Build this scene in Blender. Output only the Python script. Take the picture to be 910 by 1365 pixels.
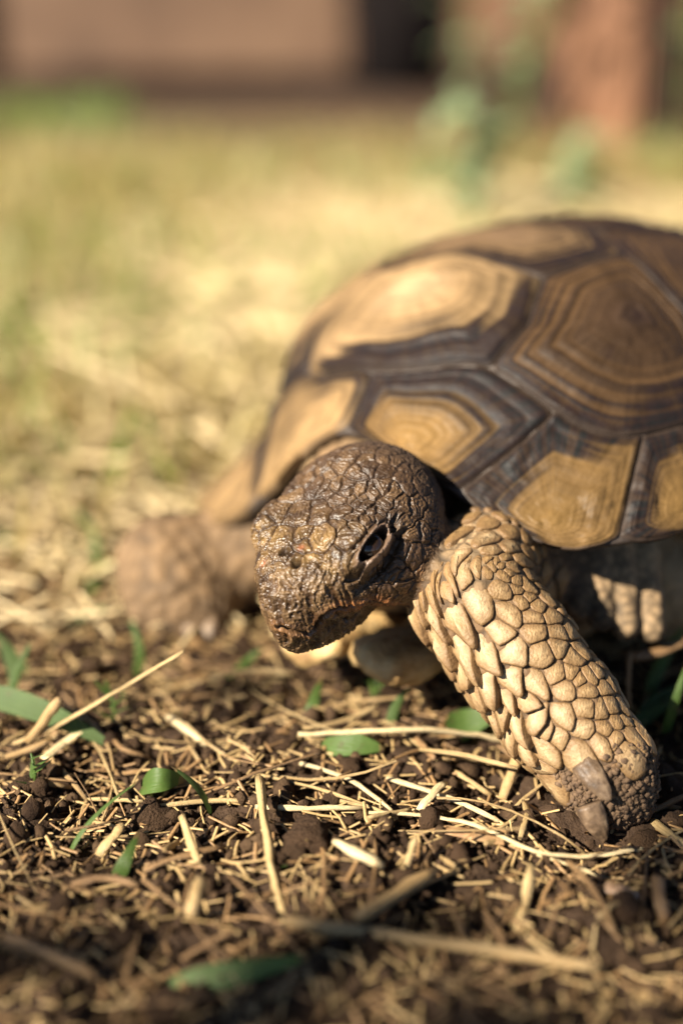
import bpy, math, random
import numpy as np
from mathutils import Vector, Matrix

scene = bpy.context.scene
for ob in list(bpy.data.objects):
    bpy.data.objects.remove(ob)
R = math.radians
random.seed(7)
rng = np.random.default_rng(7)

# ------------------------------------------------------------------ camera
CAM_H, TILT = 0.222, R(22.0)
CAM = np.array([0.0, 0.0, CAM_H])
FOC = 682.5 * 50.0 / 18.0            # pixels of the 910 x 1365 photograph
cd = bpy.data.cameras.new('camera')
cam = bpy.data.objects.new('camera', cd)
scene.collection.objects.link(cam)
cam.location = CAM
cam.rotation_euler = (R(90) - TILT, 0, 0)
cd.sensor_fit = 'VERTICAL'
cd.sensor_height = 36.0
cd.sensor_width = 24.0
cd.lens = 50.0
cd.clip_start = 0.01
cd.clip_end = 500.0
cd.dof.use_dof = True
cd.dof.focus_distance = 0.385
cd.dof.aperture_fstop = 2.7
cd.dof.aperture_blades = 8
scene.camera = cam

# ------------------------------------------------------------------ light
SUN_AZ = np.array([-0.74, -0.58])     # where the sun stands, in plan
SUN_EL = R(35)
SUN_DIR = np.array([*(SUN_AZ / np.linalg.norm(SUN_AZ) * math.cos(SUN_EL)), math.sin(SUN_EL)])
world = bpy.data.worlds.new('World')
scene.world = world
world.use_nodes = True
wn = world.node_tree.nodes
sky = wn.new('ShaderNodeTexSky')
sky.sky_type = 'NISHITA'
sky.sun_disc = False
sky.altitude = 1500.0
sky.air_density = 0.6
sky.dust_density = 0.3
sky.sun_elevation = SUN_EL
sky.sun_rotation = math.atan2(SUN_DIR[0], SUN_DIR[1])
wn['Background'].inputs['Strength'].default_value = 0.05
world.node_tree.links.new(sky.outputs[0], wn['Background'].inputs['Color'])
sl = bpy.data.lights.new('sun', 'SUN')
sl.energy = 5.0
sl.angle = R(0.5)
sl.color = (1.0, 0.90, 0.74)
sun = bpy.data.objects.new('sun', sl)
scene.collection.objects.link(sun)
sun.rotation_euler = Vector(SUN_DIR).to_track_quat('Z', 'Y').to_euler()
scene.view_settings.view_transform = 'Standard'
scene.view_settings.look = 'None'
scene.view_settings.exposure = 1.5
scene.view_settings.gamma = 1.0
scene.cycles.use_denoising = True
scene.cycles.max_bounces = 6

# ------------------------------------------------------------------ small helpers
def ray(px, py):
    xx = (px - 455.0) / FOC
    yy = -(py - 682.5) / FOC
    c, s = math.cos(TILT), math.sin(TILT)
    return np.array([xx, c + yy * s, -s + yy * c])

def at(px, py, depth):
    return CAM + ray(px, py) * depth

def nrm(v):
    v = np.asarray(v, float)
    return v / (np.linalg.norm(v, axis=-1, keepdims=True) + 1e-12)

def _hash(ix, iy, iz, seed):
    h = (ix.astype(np.int64) * 374761393 + iy.astype(np.int64) * 668265263 + iz.astype(np.int64) * 2147483647 + seed * 1274126177) & 0xFFFFFFFF
    h = ((h ^ (h >> 13)) * 1274126177) & 0xFFFFFFFF
    h = ((h ^ (h >> 16)) * 2246822519) & 0xFFFFFFFF
    return ((h ^ (h >> 15)) & 0xFFFFFF) / float(0xFFFFFF)

def noise(p, scale=1.0, seed=0):
    """smooth value noise, -1..1, p (n,3)"""
    q = np.asarray(p, float) * scale
    i = np.floor(q); f = q - i
    f = f * f * f * (f * (f * 6 - 15) + 10)
    i = i.astype(np.int64)
    r = 0
    for dx in (0, 1):
        wx = f[:, 0] if dx else 1 - f[:, 0]
        for dy in (0, 1):
            wy = f[:, 1] if dy else 1 - f[:, 1]
            for dz in (0, 1):
                wz = f[:, 2] if dz else 1 - f[:, 2]
                r = r + wx * wy * wz * _hash(i[:, 0] + dx, i[:, 1] + dy, i[:, 2] + dz, seed)
    return r * 2 - 1

def fbm(p, scale, octv=4, seed=0, gain=0.5):
    r, a = 0, 1.0
    for k in range(octv):
        r = r + a * noise(p, scale * 2.03 ** k, seed + 17 * k)
        a *= gain
    return r

def ridged(p, scale, octv=3, seed=0):
    r, a = 0, 1.0
    for k in range(octv):
        r = r + a * (1 - 2 * np.abs(noise(p, scale * 2.1 ** k, seed + 31 * k)))
        a *= 0.5
    return r

def new_mesh(name, verts, faces, smooth=True):
    me = bpy.data.meshes.new(name)
    me.from_pydata([tuple(v) for v in np.asarray(verts)], [], faces)
    if smooth:
        me.polygons.foreach_set('use_smooth', [True] * len(me.polygons))
    me.update()
    return me

def quad_mesh(name, verts, quads, smooth=True):
    """fast path: quads is an (n,4) array"""
    me = bpy.data.meshes.new(name)
    verts = np.asarray(verts, np.float32); quads = np.asarray(quads, np.int32)
    me.vertices.add(len(verts)); me.vertices.foreach_set('co', verts.ravel())
    me.loops.add(quads.size); me.loops.foreach_set('vertex_index', quads.ravel())
    me.polygons.add(len(quads))
    me.polygons.foreach_set('loop_start', np.arange(0, quads.size, quads.shape[1], dtype=np.int32))
    me.polygons.foreach_set('loop_total', np.full(len(quads), quads.shape[1], np.int32))
    me.update(calc_edges=True)
    me.validate()
    if smooth:
        me.polygons.foreach_set('use_smooth', [True] * len(me.polygons))
    return me

def set_attr(me, name, arr):
    a = me.attributes.new(name, 'FLOAT', 'POINT')
    a.data.foreach_set('value', np.asarray(arr, np.float32))

def set_col(me, name, arr):
    a = me.attributes.new(name, 'FLOAT_COLOR', 'POINT')
    arr = np.asarray(arr, np.float32)
    if arr.shape[1] == 3:
        arr = np.concatenate([arr, np.ones((len(arr), 1), np.float32)], 1)
    a.data.foreach_set('color', arr.ravel())

def add(name, me, mat=None, parent=None, label=None, cat=None, group=None, kind=None):
    o = bpy.data.objects.new(name, me)
    scene.collection.objects.link(o)
    if mat is not None and not me.materials:
        me.materials.append(mat)
    if parent is not None:
        o.parent = parent
    if label: o['label'] = label
    if cat: o['category'] = cat
    if group: o['group'] = group
    if kind: o['kind'] = kind
    return o

class NT:
    """tiny node-tree writer"""
    def __init__(self, name):
        self.m = bpy.data.materials.new(name); self.m.use_nodes = True
        self.t = self.m.node_tree; self.b = self.t.nodes['Principled BSDF']; self.out = self.t.nodes['Material Output']
    def n(self, kind, ins=None, **kw):
        nd = self.t.nodes.new('ShaderNode' + kind)
        for k, v in kw.items(): setattr(nd, k, v)
        for k, v in (ins or {}).items():
            if isinstance(v, bpy.types.NodeSocket): self.t.links.new(v, nd.inputs[k])
            else: nd.inputs[k].default_value = v
        return nd
    def link(self, a, b): self.t.links.new(a, b)
    def obj(self): return self.n('TexCoord').outputs['Object']
    def noise(self, scale, detail=4, vec=None, rough=0.55):
        nd = self.n('TexNoise', {'Scale': scale, 'Detail': detail, 'Roughness': rough})
        self.link(vec if vec is not None else self.obj(), nd.inputs['Vector']); return nd.outputs['Fac']
    def ramp(self, fac, stops):
        nd = self.n('ValToRGB'); self.link(fac, nd.inputs[0]); e = nd.color_ramp.elements
        while len(e) < len(stops): e.new(0.5)
        for el, (p, c) in zip(e, stops): el.position = p; el.color = (*c, 1)
        return nd.outputs[0]
    def mix(self, f, a, b, mode='MIX'):
        nd = self.n('MixRGB', blend_type=mode)
        for k, v in zip((0, 1, 2), (f, a, b)):
            if isinstance(v, bpy.types.NodeSocket): self.link(v, nd.inputs[k])
            else: nd.inputs[k].default_value = v if k == 0 else (*v, 1)
        return nd.outputs[0]
    def math(self, op, a, b=0.0):
        nd = self.n('Math', operation=op)
        for k, v in zip((0, 1), (a, b)):
            if isinstance(v, bpy.types.NodeSocket): self.link(v, nd.inputs[k])
            else: nd.inputs[k].default_value = v
        return nd.outputs[0]
    def attr(self, name, out='Fac'): return self.n('Attribute', attribute_name=name).outputs[out]
    def rand(self): return self.n('ObjectInfo').outputs['Random']
    def bump(self, h, strength=0.3, dist=0.001):
        nd = self.n('Bump', {'Strength': strength, 'Distance': dist}); self.link(h, nd.inputs['Height'])
        self.link(nd.outputs[0], self.b.inputs['Normal']); return nd
    def color(self, c): self.link(c, self.b.inputs['Base Color'])
    def set(self, **kw):
        for k, v in kw.items():
            i = self.b.inputs[k.replace('_', ' ')]
            if isinstance(v, bpy.types.NodeSocket): self.link(v, i)
            else: i.default_value = v
        return self

# ------------------------------------------------------------------ ground height
def ground_h(x, y):
    p = np.stack([np.asarray(x, float).ravel(), np.asarray(y, float).ravel(), np.zeros(np.size(x))], 1)
    near = np.clip(1.2 - np.hypot(p[:, 0], p[:, 1] - 0.38) * 1.2, 0.25, 1)
    h = 0.0035 * noise(p, 16, 1) + near * (0.0030 * noise(p, 45, 2) + 0.0022 * noise(p, 110, 3))
    return h.reshape(np.shape(x))

def gp(px, py, up=0.0):
    """the point of the ground seen at a photo pixel, raised by `up`"""
    d = ray(px, py)
    z = 0.0
    for _ in range(6):
        t = (z - CAM_H) / d[2]
        p = CAM + d * t
        z = float(ground_h(p[0], p[1])) + up
    return CAM + d * ((z - CAM_H) / d[2])

# ================================================================== TORTOISE
HEAD_YAW, HEAD_PITCH = R(36), R(20)
OH = at(450, 727, 0.398)
HF = np.array([-math.sin(HEAD_YAW) * math.cos(HEAD_PITCH), -math.cos(HEAD_YAW) * math.cos(HEAD_PITCH), -math.sin(HEAD_PITCH)])
HL = np.array([math.cos(HEAD_YAW), -math.sin(HEAD_YAW), 0.0])      # the animal's left
HU = np.cross(HF, HL)
HM = np.stack([HF, HL, HU], 1)

def head_to_world(p):
    return OH + np.asarray(p, float) @ HM.T * 0.001

def to_head(P):
    return (P - OH) @ HM * 1000.0

# shell frame
YAW = R(40)
SF = np.array([-math.sin(YAW), -math.cos(YAW), 0.0])
SL = np.array([math.cos(YAW), -math.sin(YAW), 0.0])
SU = np.array([0, 0, 1.0])
ROLL = R(8)
SL2 = SL * math.cos(ROLL) + SU * math.sin(ROLL)
SU2 = np.cross(SF, SL2)
SC = np.array([0.081, 0.491, 0.0])
SM = np.stack([SF, SL2, SU2], 1)

def shell_to_world(p):
    return SC + np.asarray(p, float) @ SM.T

SA, SB, SN, SH = 0.116, 0.110, 2.6, 0.130

def _smooth_profile():
    ks = np.array([0, .2, .4, .6, .8, .9, 1.0, 1.2])
    kr = np.array([0, .25, .49, .70, .865, .935, 1.01, 1.14])
    kz = np.array([1, .975, .88, .665, .32, .155, 0.0, -.25])
    x = np.linspace(0, 1.2, 601)
    r, z = np.interp(x, ks, kr), np.interp(x, ks, kz)
    w = np.hanning(71); w /= w.sum()
    def sm(v, left):
        pad = np.concatenate([left * v[35:0:-1], v, 2 * v[-1] - v[-2:-37:-1]])
        return np.convolve(pad, w, 'valid')
    r, z = sm(r, -1), sm(z, 1)
    return x, r / np.interp(1, x, r), (z - np.interp(1, x, z)) / (z[0] - np.interp(1, x, z))
PROF_S, PROF_R, PROF_Z = _smooth_profile()

def shell_R(th):
    c, s = np.abs(np.cos(th)), np.abs(np.sin(th))
    r = ((c / SA) ** SN + (s / SB) ** SN) ** (-1 / SN)
    a = np.abs(np.arctan2(np.sin(th), np.cos(th)))
    r = r * (1 - 0.035 * np.exp(-(a / 0.22) ** 2) + 0.035 * np.exp(-((a - 0.62) / 0.25) ** 2))
    return r

def shell_rim(th):
    a = np.abs(np.arctan2(np.sin(th), np.cos(th)))
    return 0.046 + 0.036 * np.exp(-(a / np.where(np.sin(th) > 0, 0.46, 0.31)) ** 2.4) + 0.006 * np.exp(-((a - 1.0) / 0.3) ** 2)

def chart(p, q, off=0.0):
    """shell chart (p forward, q left, unit disc) -> world"""
    p, q = np.asarray(p, float), np.asarray(q, float)
    s = np.hypot(p, q); th = np.arctan2(q, p)
    sc = np.clip(s, 0, 1.2)
    rr = np.interp(sc, PROF_S, PROF_R)
    zz = np.interp(sc, PROF_S, PROF_Z)
    side = np.exp(-((th + 1.05) / 0.50) ** 4)                                   # the far front corner flares out in a thin wing
    rr = rr * (1 - 0.085 * side * np.exp(-((sc - 0.80) / 0.14) ** 2) + 0.075 * side * np.clip((sc - 0.86) / 0.14, 0, 1.3))
    Rr = shell_R(th) * rr
    zr = shell_rim(th)
    z = zr + (SH - zr) * zz
    z = z - 0.02 * np.clip(s - 1, 0, 1) - 0.010 * side * np.clip((sc - 0.7) / 0.3, 0, 1)
    return shell_to_world(np.stack([Rr * np.cos(th), Rr * np.sin(th), z], -1))

def chart_n(p, q):
    e = 0.004
    p, q = np.asarray(p, float), np.asarray(q, float)
    a = chart(p + e, q) - chart(p - e, q)
    b = chart(p, q + e) - chart(p, q - e)
    return nrm(np.cross(a, b))

# ---- signed distance of the skin ---------------------------------------------
def smin(a, b, k):
    h = np.clip(0.5 + 0.5 * (b - a) / k, 0, 1)
    return b * (1 - h) + a * h - k * h * (1 - h)

def smax(a, b, k):
    return -smin(-a, -b, k)

def ell(p, c, r):
    q = (p - np.asarray(c, float))
    r = np.asarray(r, float)
    k0 = np.linalg.norm(q / r, axis=1); k1 = np.linalg.norm(q / (r * r), axis=1) + 1e-9
    return k0 * (k0 - 1) / k1

def cap(p, a, b, ra, rb):
    a, b = np.asarray(a, float), np.asarray(b, float)
    ab = b - a
    t = np.clip((p - a) @ ab / (ab @ ab), 0, 1)
    return np.linalg.norm(p - a - t[:, None] * ab, axis=1) - (ra + (rb - ra) * t)

def chain(p, pts, rs, k):
    d = None
    for i in range(len(pts) - 1):
        c = cap(p, pts[i], pts[i + 1], rs[i], rs[i + 1])
        d = c if d is None else smin(d, c, k)
    return d

NECK_END = to_head(at(520, 697, 0.470)) / 1.06
def head_sdf(q):
    """q in head millimetres: F snout, L left, U up"""
    q = q / 1.06
    d = ell(q, (-9, 0, 0.0), (23, 22.0, 17))
    d = smin(d, ell(q, (5, 0, 1), (19.5, 17.0, 15)), 6)
    d = smin(d, ell(q, (15, 0, -1), (13.5, 9.6, 13.5)), 5)
    d = smin(d, ell(q, (21, 0, -6), (8.0, 5.2, 10)), 3)         # beak
    d = smin(d, ell(q, (6, 0, -11.6), (19.0, 12, 7.8)), 4)       # lower jaw
    for s in (1, -1):
        d = smin(d, ell(q, (-6, 17 * s, -6), (13, 6.5, 9)), 5)  # jaw muscle
        d = smin(d, ell(q, (6, 13.2 * s, 9), (8.5, 5.8, 6.0)), 2.5)  # brow
    d = smax(d, (q[:, 2] * 0.98 + q[:, 0] * 0.17 - 13.6), 5)                  # flat crown
    d = smin(d, cap(q, (-16, 0, -1), NECK_END, 18.5, 22), 5)
    return d * 1.06

# front-left leg axis
LEG = [at(745, 780, 0.455), at(645, 752, 0.411), at(628, 795, 0.400), at(684, 870, 0.397), at(746, 950, 0.394), at(802, 1022, 0.390), at(816, 1052, 0.389)]
LEGR = [0.017, 0.0138, 0.0156, 0.0162, 0.0156, 0.0130, 0.0110]

def body_sdf(P):
    q = to_head(P)
    d = head_sdf(q) * 0.001
    d = smin(d, chain(P, LEG, LEGR, 0.006), 0.006)
    # right front leg, bent out to the side
    d = smin(d, chain(P, [at(400, 700, 0.50), at(310, 742, 0.505), at(222, 752, 0.497), at(228, 785, 0.492), at(262, 806, 0.492)], [0.021, 0.0165, 0.0150, 0.0140, 0.0130], 0.008), 0.01)
    # folds of skin behind the left front leg
    for x, y, dd, y2 in ((738, 738, 0.428, 786), (768, 750, 0.427, 806), (800, 760, 0.427, 822), (833, 772, 0.428, 834), (866, 784, 0.431, 838)):
        d = smin(d, cap(P, at(x - 14, y - 45, dd + 0.01), at(x, y2, dd), 0.0058, 0.0042), 0.0014)
    d = smin(d, cap(P, at(700, 730, 0.475), at(900, 790, 0.475), 0.016, 0.016), 0.006)
    # trunk inside the shell
    q2 = (P - SC) @ SM
    d = smin(d, ell(q2, (-0.005, 0, 0.056), (0.090, 0.080, 0.038)), 0.012)
    d = smin(d, cap(P, at(515, 690, 0.455), SC + np.array([0, 0, 0.062]), 0.030, 0.036), 0.006)
    # hind legs
    for s in (1, -1):
        d = smin(d, chain(P, [shell_to_world((-0.06, 0.05 * s, 0.045)), shell_to_world((-0.085, 0.075 * s, 0.03)), shell_to_world((-0.09, 0.08 * s, 0.0)) * np.array([1, 1, 0]) + np.array([0, 0, 0.012])], [0.025, 0.022, 0.018], 0.01), 0.01)
    return d

def trace(px, py, f=None, t0=0.3, tmax=0.7):
    f = f or body_sdf
    d = nrm(ray(px, py)); t = t0
    for _ in range(120):
        v = float(f((CAM + d * t)[None])[0])
        if v < 2e-5: return CAM + d * t
        t += v * 0.8
        if t > tmax: return None
    return None

def grad(P, f, e=2e-4):
    g = np.zeros_like(P)
    for k in range(3):
        o = np.zeros(3); o[k] = e
        g[:, k] = (f(P + o) - f(P - o)) / (2 * e)
    return g

def surface_nets(f, lo, hi, h):
    n = [int(math.ceil((hi[k] - lo[k]) / h)) + 1 for k in range(3)]
    ax = [lo[k] + h * np.arange(n[k]) for k in range(3)]
    F = np.empty(n, np.float32)
    for i in range(n[0]):
        Y, Z = np.meshgrid(ax[1], ax[2], indexing='ij')
        P = np.stack([np.full(Y.size, ax[0][i]), Y.ravel(), Z.ravel()], 1)
        F[i] = f(P).reshape(n[1], n[2])
    S = F < 0
    cs = [S[i:n[0]-1+i, j:n[1]-1+j, k:n[2]-1+k] for i in (0, 1) for j in (0, 1) for k in (0, 1)]
    cnt = sum(c.astype(np.int8) for c in cs)
    act = (cnt > 0) & (cnt < 8)
    idx = -np.ones(act.shape, np.int64)
    ci = np.argwhere(act)
    idx[act] = np.arange(len(ci))
    V = np.zeros((len(ci), 3)); W = np.zeros(len(ci))
    corners = [(i, j, k) for i in (0, 1) for j in (0, 1) for k in (0, 1)]
    val = {c: F[ci[:, 0] + c[0], ci[:, 1] + c[1], ci[:, 2] + c[2]] for c in corners}
    for a in corners:
        for k in range(3):
            if a[k] == 0:
                b = list(a); b[k] = 1; b = tuple(b)
                va, vb = val[a], val[b]
                m = (va < 0) != (vb < 0)
                t = np.where(m, va / (va - vb + 1e-12), 0)
                pt = np.zeros((len(ci), 3)) + np.array(a); pt[:, k] += t
                V[m] += pt[m]; W[m] += 1
    V = (V / W[:, None] + ci) * h + np.asarray(lo)
    quads = []
    for k in range(3):
        u, v = (k + 1) % 3, (k + 2) % 3
        sl0 = [slice(None)] * 3; sl1 = [slice(None)] * 3
        sl0[k] = slice(0, n[k] - 1); sl1[k] = slice(1, n[k])
        A, B = S[tuple(sl0)], S[tuple(sl1)]
        E = np.argwhere(A != B)
        ok = (E[:, u] > 0) & (E[:, v] > 0) & (E[:, u] < n[u] - 1) & (E[:, v] < n[v] - 1)
        E = E[ok]
        inside = A[E[:, 0], E[:, 1], E[:, 2]]
        def cell(du, dv):
            c = E.copy(); c[:, u] -= du; c[:, v] -= dv
            return idx[c[:, 0], c[:, 1], c[:, 2]]
        q = np.stack([cell(1, 1), cell(0, 1), cell(0, 0), cell(1, 0)], 1)
        q[~inside] = q[~inside][:, ::-1]
        quads.append(q)
    return V, np.concatenate(quads)

def subdivide(V, Q, sel):
    """split the selected quads in four; neighbours keep the midpoints as ngon corners (returned apart)"""
    keep, S = Q[~sel], Q[sel]
    e = np.stack([S, np.roll(S, -1, 1)], 2).reshape(-1, 2)
    es = np.sort(e, 1)
    key = es[:, 0] * (len(V) + 1) + es[:, 1]
    uk, first, inv = np.unique(key, return_index=True, return_inverse=True)
    mid = (V[es[first, 0]] + V[es[first, 1]]) / 2
    mi = (len(V) + inv).reshape(-1, 4)
    ce = V[S].mean(1)
    ci = len(V) + len(uk) + np.arange(len(S))
    newQ = np.concatenate([np.stack([S[:, k], mi[:, k], ci, mi[:, k - 1]], 1) for k in range(4)])
    V2 = np.concatenate([V, mid, ce])
    # ngons
    ke = np.sort(np.stack([keep, np.roll(keep, -1, 1)], 2), 2)
    kk = ke[..., 0] * (len(V) + 1) + ke[..., 1]
    pos = np.clip(np.searchsorted(uk, kk), 0, len(uk) - 1)
    hit = uk[pos] == kk
    border = hit.any(1)
    ngons = []
    for f, h, ps in zip(keep[border], hit[border], pos[border]):
        g = []
        for k in range(4):
            g.append(int(f[k]))
            if h[k]: g.append(int(len(V) + ps[k]))
        ngons.append(g)
    return V2, newQ, keep[~border], ngons

# ---- materials of the animal ---------------------------------------------------
def mat_skin():
    m = NT('tortoise_skin')
    col = m.attr('col', 'Color')
    n1 = m.noise(900, 3); n2 = m.noise(260, 5)
    f = m.math('ADD', m.math('MULTIPLY', n1, 0.5), m.math('MULTIPLY', n2, 0.9))
    v = m.n('HueSaturation', {'Saturation': 1.0, 'Color': col}); m.link(m.math('ADD', m.math('MULTIPLY', f, 0.9), 0.38), v.inputs['Value'])
    m.color(v.outputs[0])
    m.set(Roughness=m.math('ADD', m.math('MULTIPLY', m.attr('dry'), 0.45), m.math('ADD', m.math('MULTIPLY', n2, 0.30), 0.20)))
    m.b.inputs['Specular IOR Level'].default_value = 0.5
    m.bump(m.math('ADD', m.noise(1500, 3), m.math('MULTIPLY', m.noise(500, 4), 1.6)), 0.55, 0.00035)
    return m.m

def mat_scale():
    m = NT('leg_scale_horn')
    t = m.attr('edge')
    n1 = m.noise(420, 5); n2 = m.noise(1600, 3); nb = m.noise(130, 3)
    tt = m.math('ADD', t, m.math('MULTIPLY', m.math('SUBTRACT', n1, 0.5), 0.7))
    c = m.ramp(tt, [(0.0, (0.35, 0.225, 0.098)), (0.30, (0.27, 0.163, 0.066)), (0.6, (0.165, 0.094, 0.037)), (0.86, (0.15, 0.083, 0.036)), (1.0, (0.08, 0.042, 0.02))])
    c = m.mix(m.math('MULTIPLY', m.rand(), 0.45), c, (0.22, 0.13, 0.052))
    pale = m.math('MULTIPLY', m.attr('pale'), m.math('SUBTRACT', 1.0, m.math('MULTIPLY', tt, 1.05)))
    pale.node.use_clamp = True
    c = m.mix(pale, c, (0.60, 0.47, 0.30))
    c = m.mix(m.math('MULTIPLY', m.math('SUBTRACT', nb, 0.35), 0.8), c, (0.32, 0.20, 0.08))
    c = m.mix(m.math('MULTIPLY', n2, 0.5), c, (0.24, 0.14, 0.06))
    spots = m.ramp(m.noise(700, 4), [(0.56, (0, 0, 0)), (0.70, (1, 1, 1))])
    c = m.mix(m.math('MULTIPLY', spots, 0.55), c, (0.12, 0.066, 0.03))
    m.color(c)
    m.set(Roughness=m.math('ADD', m.math('MULTIPLY', n1, 0.35), 0.36)); m.b.inputs['Specular IOR Level'].default_value = 0.4
    rings = m.math('SINE', m.math('MULTIPLY', m.math('ADD', t, m.math('MULTIPLY', n1, 0.35)), 26.0))
    m.bump(m.math('ADD', m.math('ADD', m.noise(1500, 4), m.math('MULTIPLY', rings, 0.05)), m.math('MULTIPLY', n1, 1.8)), 0.6, 0.0005)
    return m.m

def mat_shell():
    m = NT('shell_horn')
    col = m.attr('col', 'Color')
    n2 = m.noise(220, 5); n3 = m.noise(900, 3)
    v = m.n('HueSaturation', {'Saturation': 1.0, 'Color': col}); m.link(m.math('ADD', m.math('MULTIPLY', n2, 0.5), m.math('ADD', m.math('MULTIPLY', n3, 0.3), 0.6)), v.inputs['Value'])
    m.color(v.outputs[0])
    m.set(Roughness=m.math('ADD', m.math('MULTIPLY', n2, 0.30), 0.38)); m.b.inputs['Specular IOR Level'].default_value = 0.16
    m.bump(m.math('ADD', n3, m.math('MULTIPLY', n2, 1.5)), 0.35, 0.0005)
    return m.m

def mat_simple(name, stops, scale, rough=0.6, bump=0.3, bscale=None, spec=0.5, dist=0.0005, var=0.0, varcol=(0, 0, 0)):
    m = NT(name)
    c = m.ramp(m.noise(scale, 5), stops)
    if var: c = m.mix(m.math('MULTIPLY', m.rand(), var), c, varcol)
    m.color(c); m.set(Roughness=rough); m.b.inputs['Specular IOR Level'].default_value = spec
    if bump: m.bump(m.noise(bscale or scale * 3, 5), bump, dist)
    return m.m

M_SKIN, M_SCALE, M_SHELL = mat_skin(), mat_scale(), mat_shell()
M_SEAM = mat_simple('shell_seam', [(0.3, (0.025, 0.018, 0.014)), (0.7, (0.075, 0.057, 0.046))], 300, 0.55)
M_CLAW = mat_simple('claw_horn', [(0.3, (0.05, 0.032, 0.020)), (0.5, (0.13, 0.085, 0.052)), (0.72, (0.27, 0.19, 0.12))], 260, 0.45, 0.5, 900, 0.35)
M_EYE = NT('eye_wet').set(Roughness=0.06); M_EYE.b.inputs['Base Color'].default_value = (0.022, 0.012, 0.007, 1); M_EYE = M_EYE.m
M_PLAST = mat_simple('plastron_horn', [(0.3, (0.20, 0.115, 0.045)), (0.5, (0.42, 0.275, 0.115)), (0.7, (0.55, 0.39, 0.19))], 130, 0.6, 0.8, 420, 0.3, 0.0012)
M_CRUST = mat_simple('soil_crust', [(0.3, (0.055, 0.031, 0.017)), (0.7, (0.16, 0.098, 0.052))], 700, 0.85, 0.4)

tortoise = bpy.data.objects.new('tortoise', None)
scene.collection.objects.link(tortoise)
TBASE = Vector((0.081, 0.47, 0.0))
tortoise.location = TBASE
tortoise['label'] = 'brown tortoise with domed ringed shell walking over soil and straw, one scaly foreleg planted'
tortoise['category'] = 'tortoise'
BASE = np.array(TBASE)

def cell2(P, S, W):
    """power cells: size of the cell's seed pair, distance to the cell border, nearest index"""
    e = np.empty(len(P)); d1 = np.empty(len(P)); ix = np.empty(len(P), int); L = np.empty(len(P))
    s2 = (S * S).sum(1) - W
    for a in range(0, len(P), 20000):
        p = P[a:a + 20000]
        pp = (p * p).sum(1)
        D = pp[:, None] + s2[None] - 2 * p @ S.T
        j = np.argpartition(D, 2, axis=1)[:, :3]
        v = np.take_along_axis(D, j, 1)
        o = np.argsort(v, 1)
        j = np.take_along_axis(j, o, 1); v = np.take_along_axis(v, o, 1)
        l1 = np.linalg.norm(S[j[:, 0]] - S[j[:, 1]], axis=1) + 1e-6
        l2 = np.linalg.norm(S[j[:, 0]] - S[j[:, 2]], axis=1) + 1e-6
        e[a:a + 20000] = np.minimum((v[:, 1] - v[:, 0]) / (2 * l1), (v[:, 2] - v[:, 0]) / (2 * l2))
        d1[a:a + 20000] = np.sqrt(np.maximum(v[:, 0] + W[j[:, 0]], 0)); ix[a:a + 20000] = j[:, 0]; L[a:a + 20000] = l1
    return d1, e, ix, L

def worley(P, scale, seed=0):
    q = P * scale
    i0 = np.floor(q).astype(np.int64)
    d1 = np.full(len(P), 9.0); d2 = np.full(len(P), 9.0); idv = np.zeros(len(P))
    for dx in (-1, 0, 1):
        for dy in (-1, 0, 1):
            for dz in (-1, 0, 1):
                c = i0 + np.array([dx, dy, dz])
                f = np.stack([_hash(c[:, 0], c[:, 1], c[:, 2], seed + k) for k in (1, 2, 3)], 1)
                d = np.linalg.norm(c + f - q, axis=1)
                m = d < d1
                d2 = np.where(m, d1, np.minimum(d2, d))
                idv = np.where(m, f[:, 0], idv)
                d1 = np.where(m, d, d1)
    return d1, d2, idv

# seeds of the head plates, read off the photograph and traced on to the head
A_ = [(350,165,2.0),(450,350,4.2),(620,330,3.4),(290,330,3.0),(300,570,3.4),(650,565,3.6),(475,650,1.7),(690,120,2),(800,230,2.6),(100,360,1),(80,260,1),(150,300,1.2),(200,215,1.4),(60,430,1),(250,120,1.4),(590,110,2.4),(520,60,2),(285,710,1),(345,715,1),(410,735,1.2),(530,765,2),(130,450,1.2),(160,560,1.6),(140,190,1.2),(330,80,1.6),(430,95,1.8),(760,110,2),(700,30,2),(860,120,1.8),(40,330,1),(110,130,1.2),(200,60,1.4)]
B_ = [(190,265,2.4),(300,205,1.6),(395,205,1.9),(315,285,1.8),(275,350,1.9),(370,352,1.6),(170,410,1.8),(235,465,1.5),(280,430,1.6),(440,270,1.8),(490,320,1.6),(430,330,1.4),(350,150,1.5),(250,160,1.6),(520,270,1.6),(130,200,1.8),(70,110,2),(200,110,2.2),(310,90,2),(430,120,2.2),(560,200,2),(620,120,2.4),(690,200,2.6),(640,300,2.2),(700,380,2.2),(760,100,2.4),(820,200,2.6),(600,760,2.4),(480,800,1.8),(700,560,2.4),(780,640,2.4),(700,850,2),(760,470,2.4),(540,60,2.4),(850,60,2.4)]
HEADSEED = [(330 + x / 6.5, 630 + y / 6.5, w) for x, y, w in A_] + [(430 + x / 6.5, 640 + y / 6.5, w) for x, y, w in B_] + \
    [(440 + x / 5.055, 740 + y / 5.055, 2.2) for x, y in ((495,185),(470,310),(420,120),(300,130),(510,410),(330,330),(430,440))]
MOUTH = [(374,834),(383,837),(396,841),(410,843),(418,837),(430,819),(440,812),(456,809),(475,805),(495,799),(518,806),(532,815)]
_hf = lambda P: head_sdf(to_head(P)) * 0.001
hseed = [(trace(x, y, _hf), w) for x, y, w in HEADSEED]
hw = [w for p, w in hseed if p is not None]
hseed = [p for p, w in hseed if p is not None]
NOPLATE = to_head(np.array([trace(x, y, _hf) for x, y in ((372, 742), (402, 744), (440, 742), (470, 758))]))
mouth = np.array([p for p in (trace(x, y, _hf) for x, y in MOUTH) if p is not None])
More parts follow.
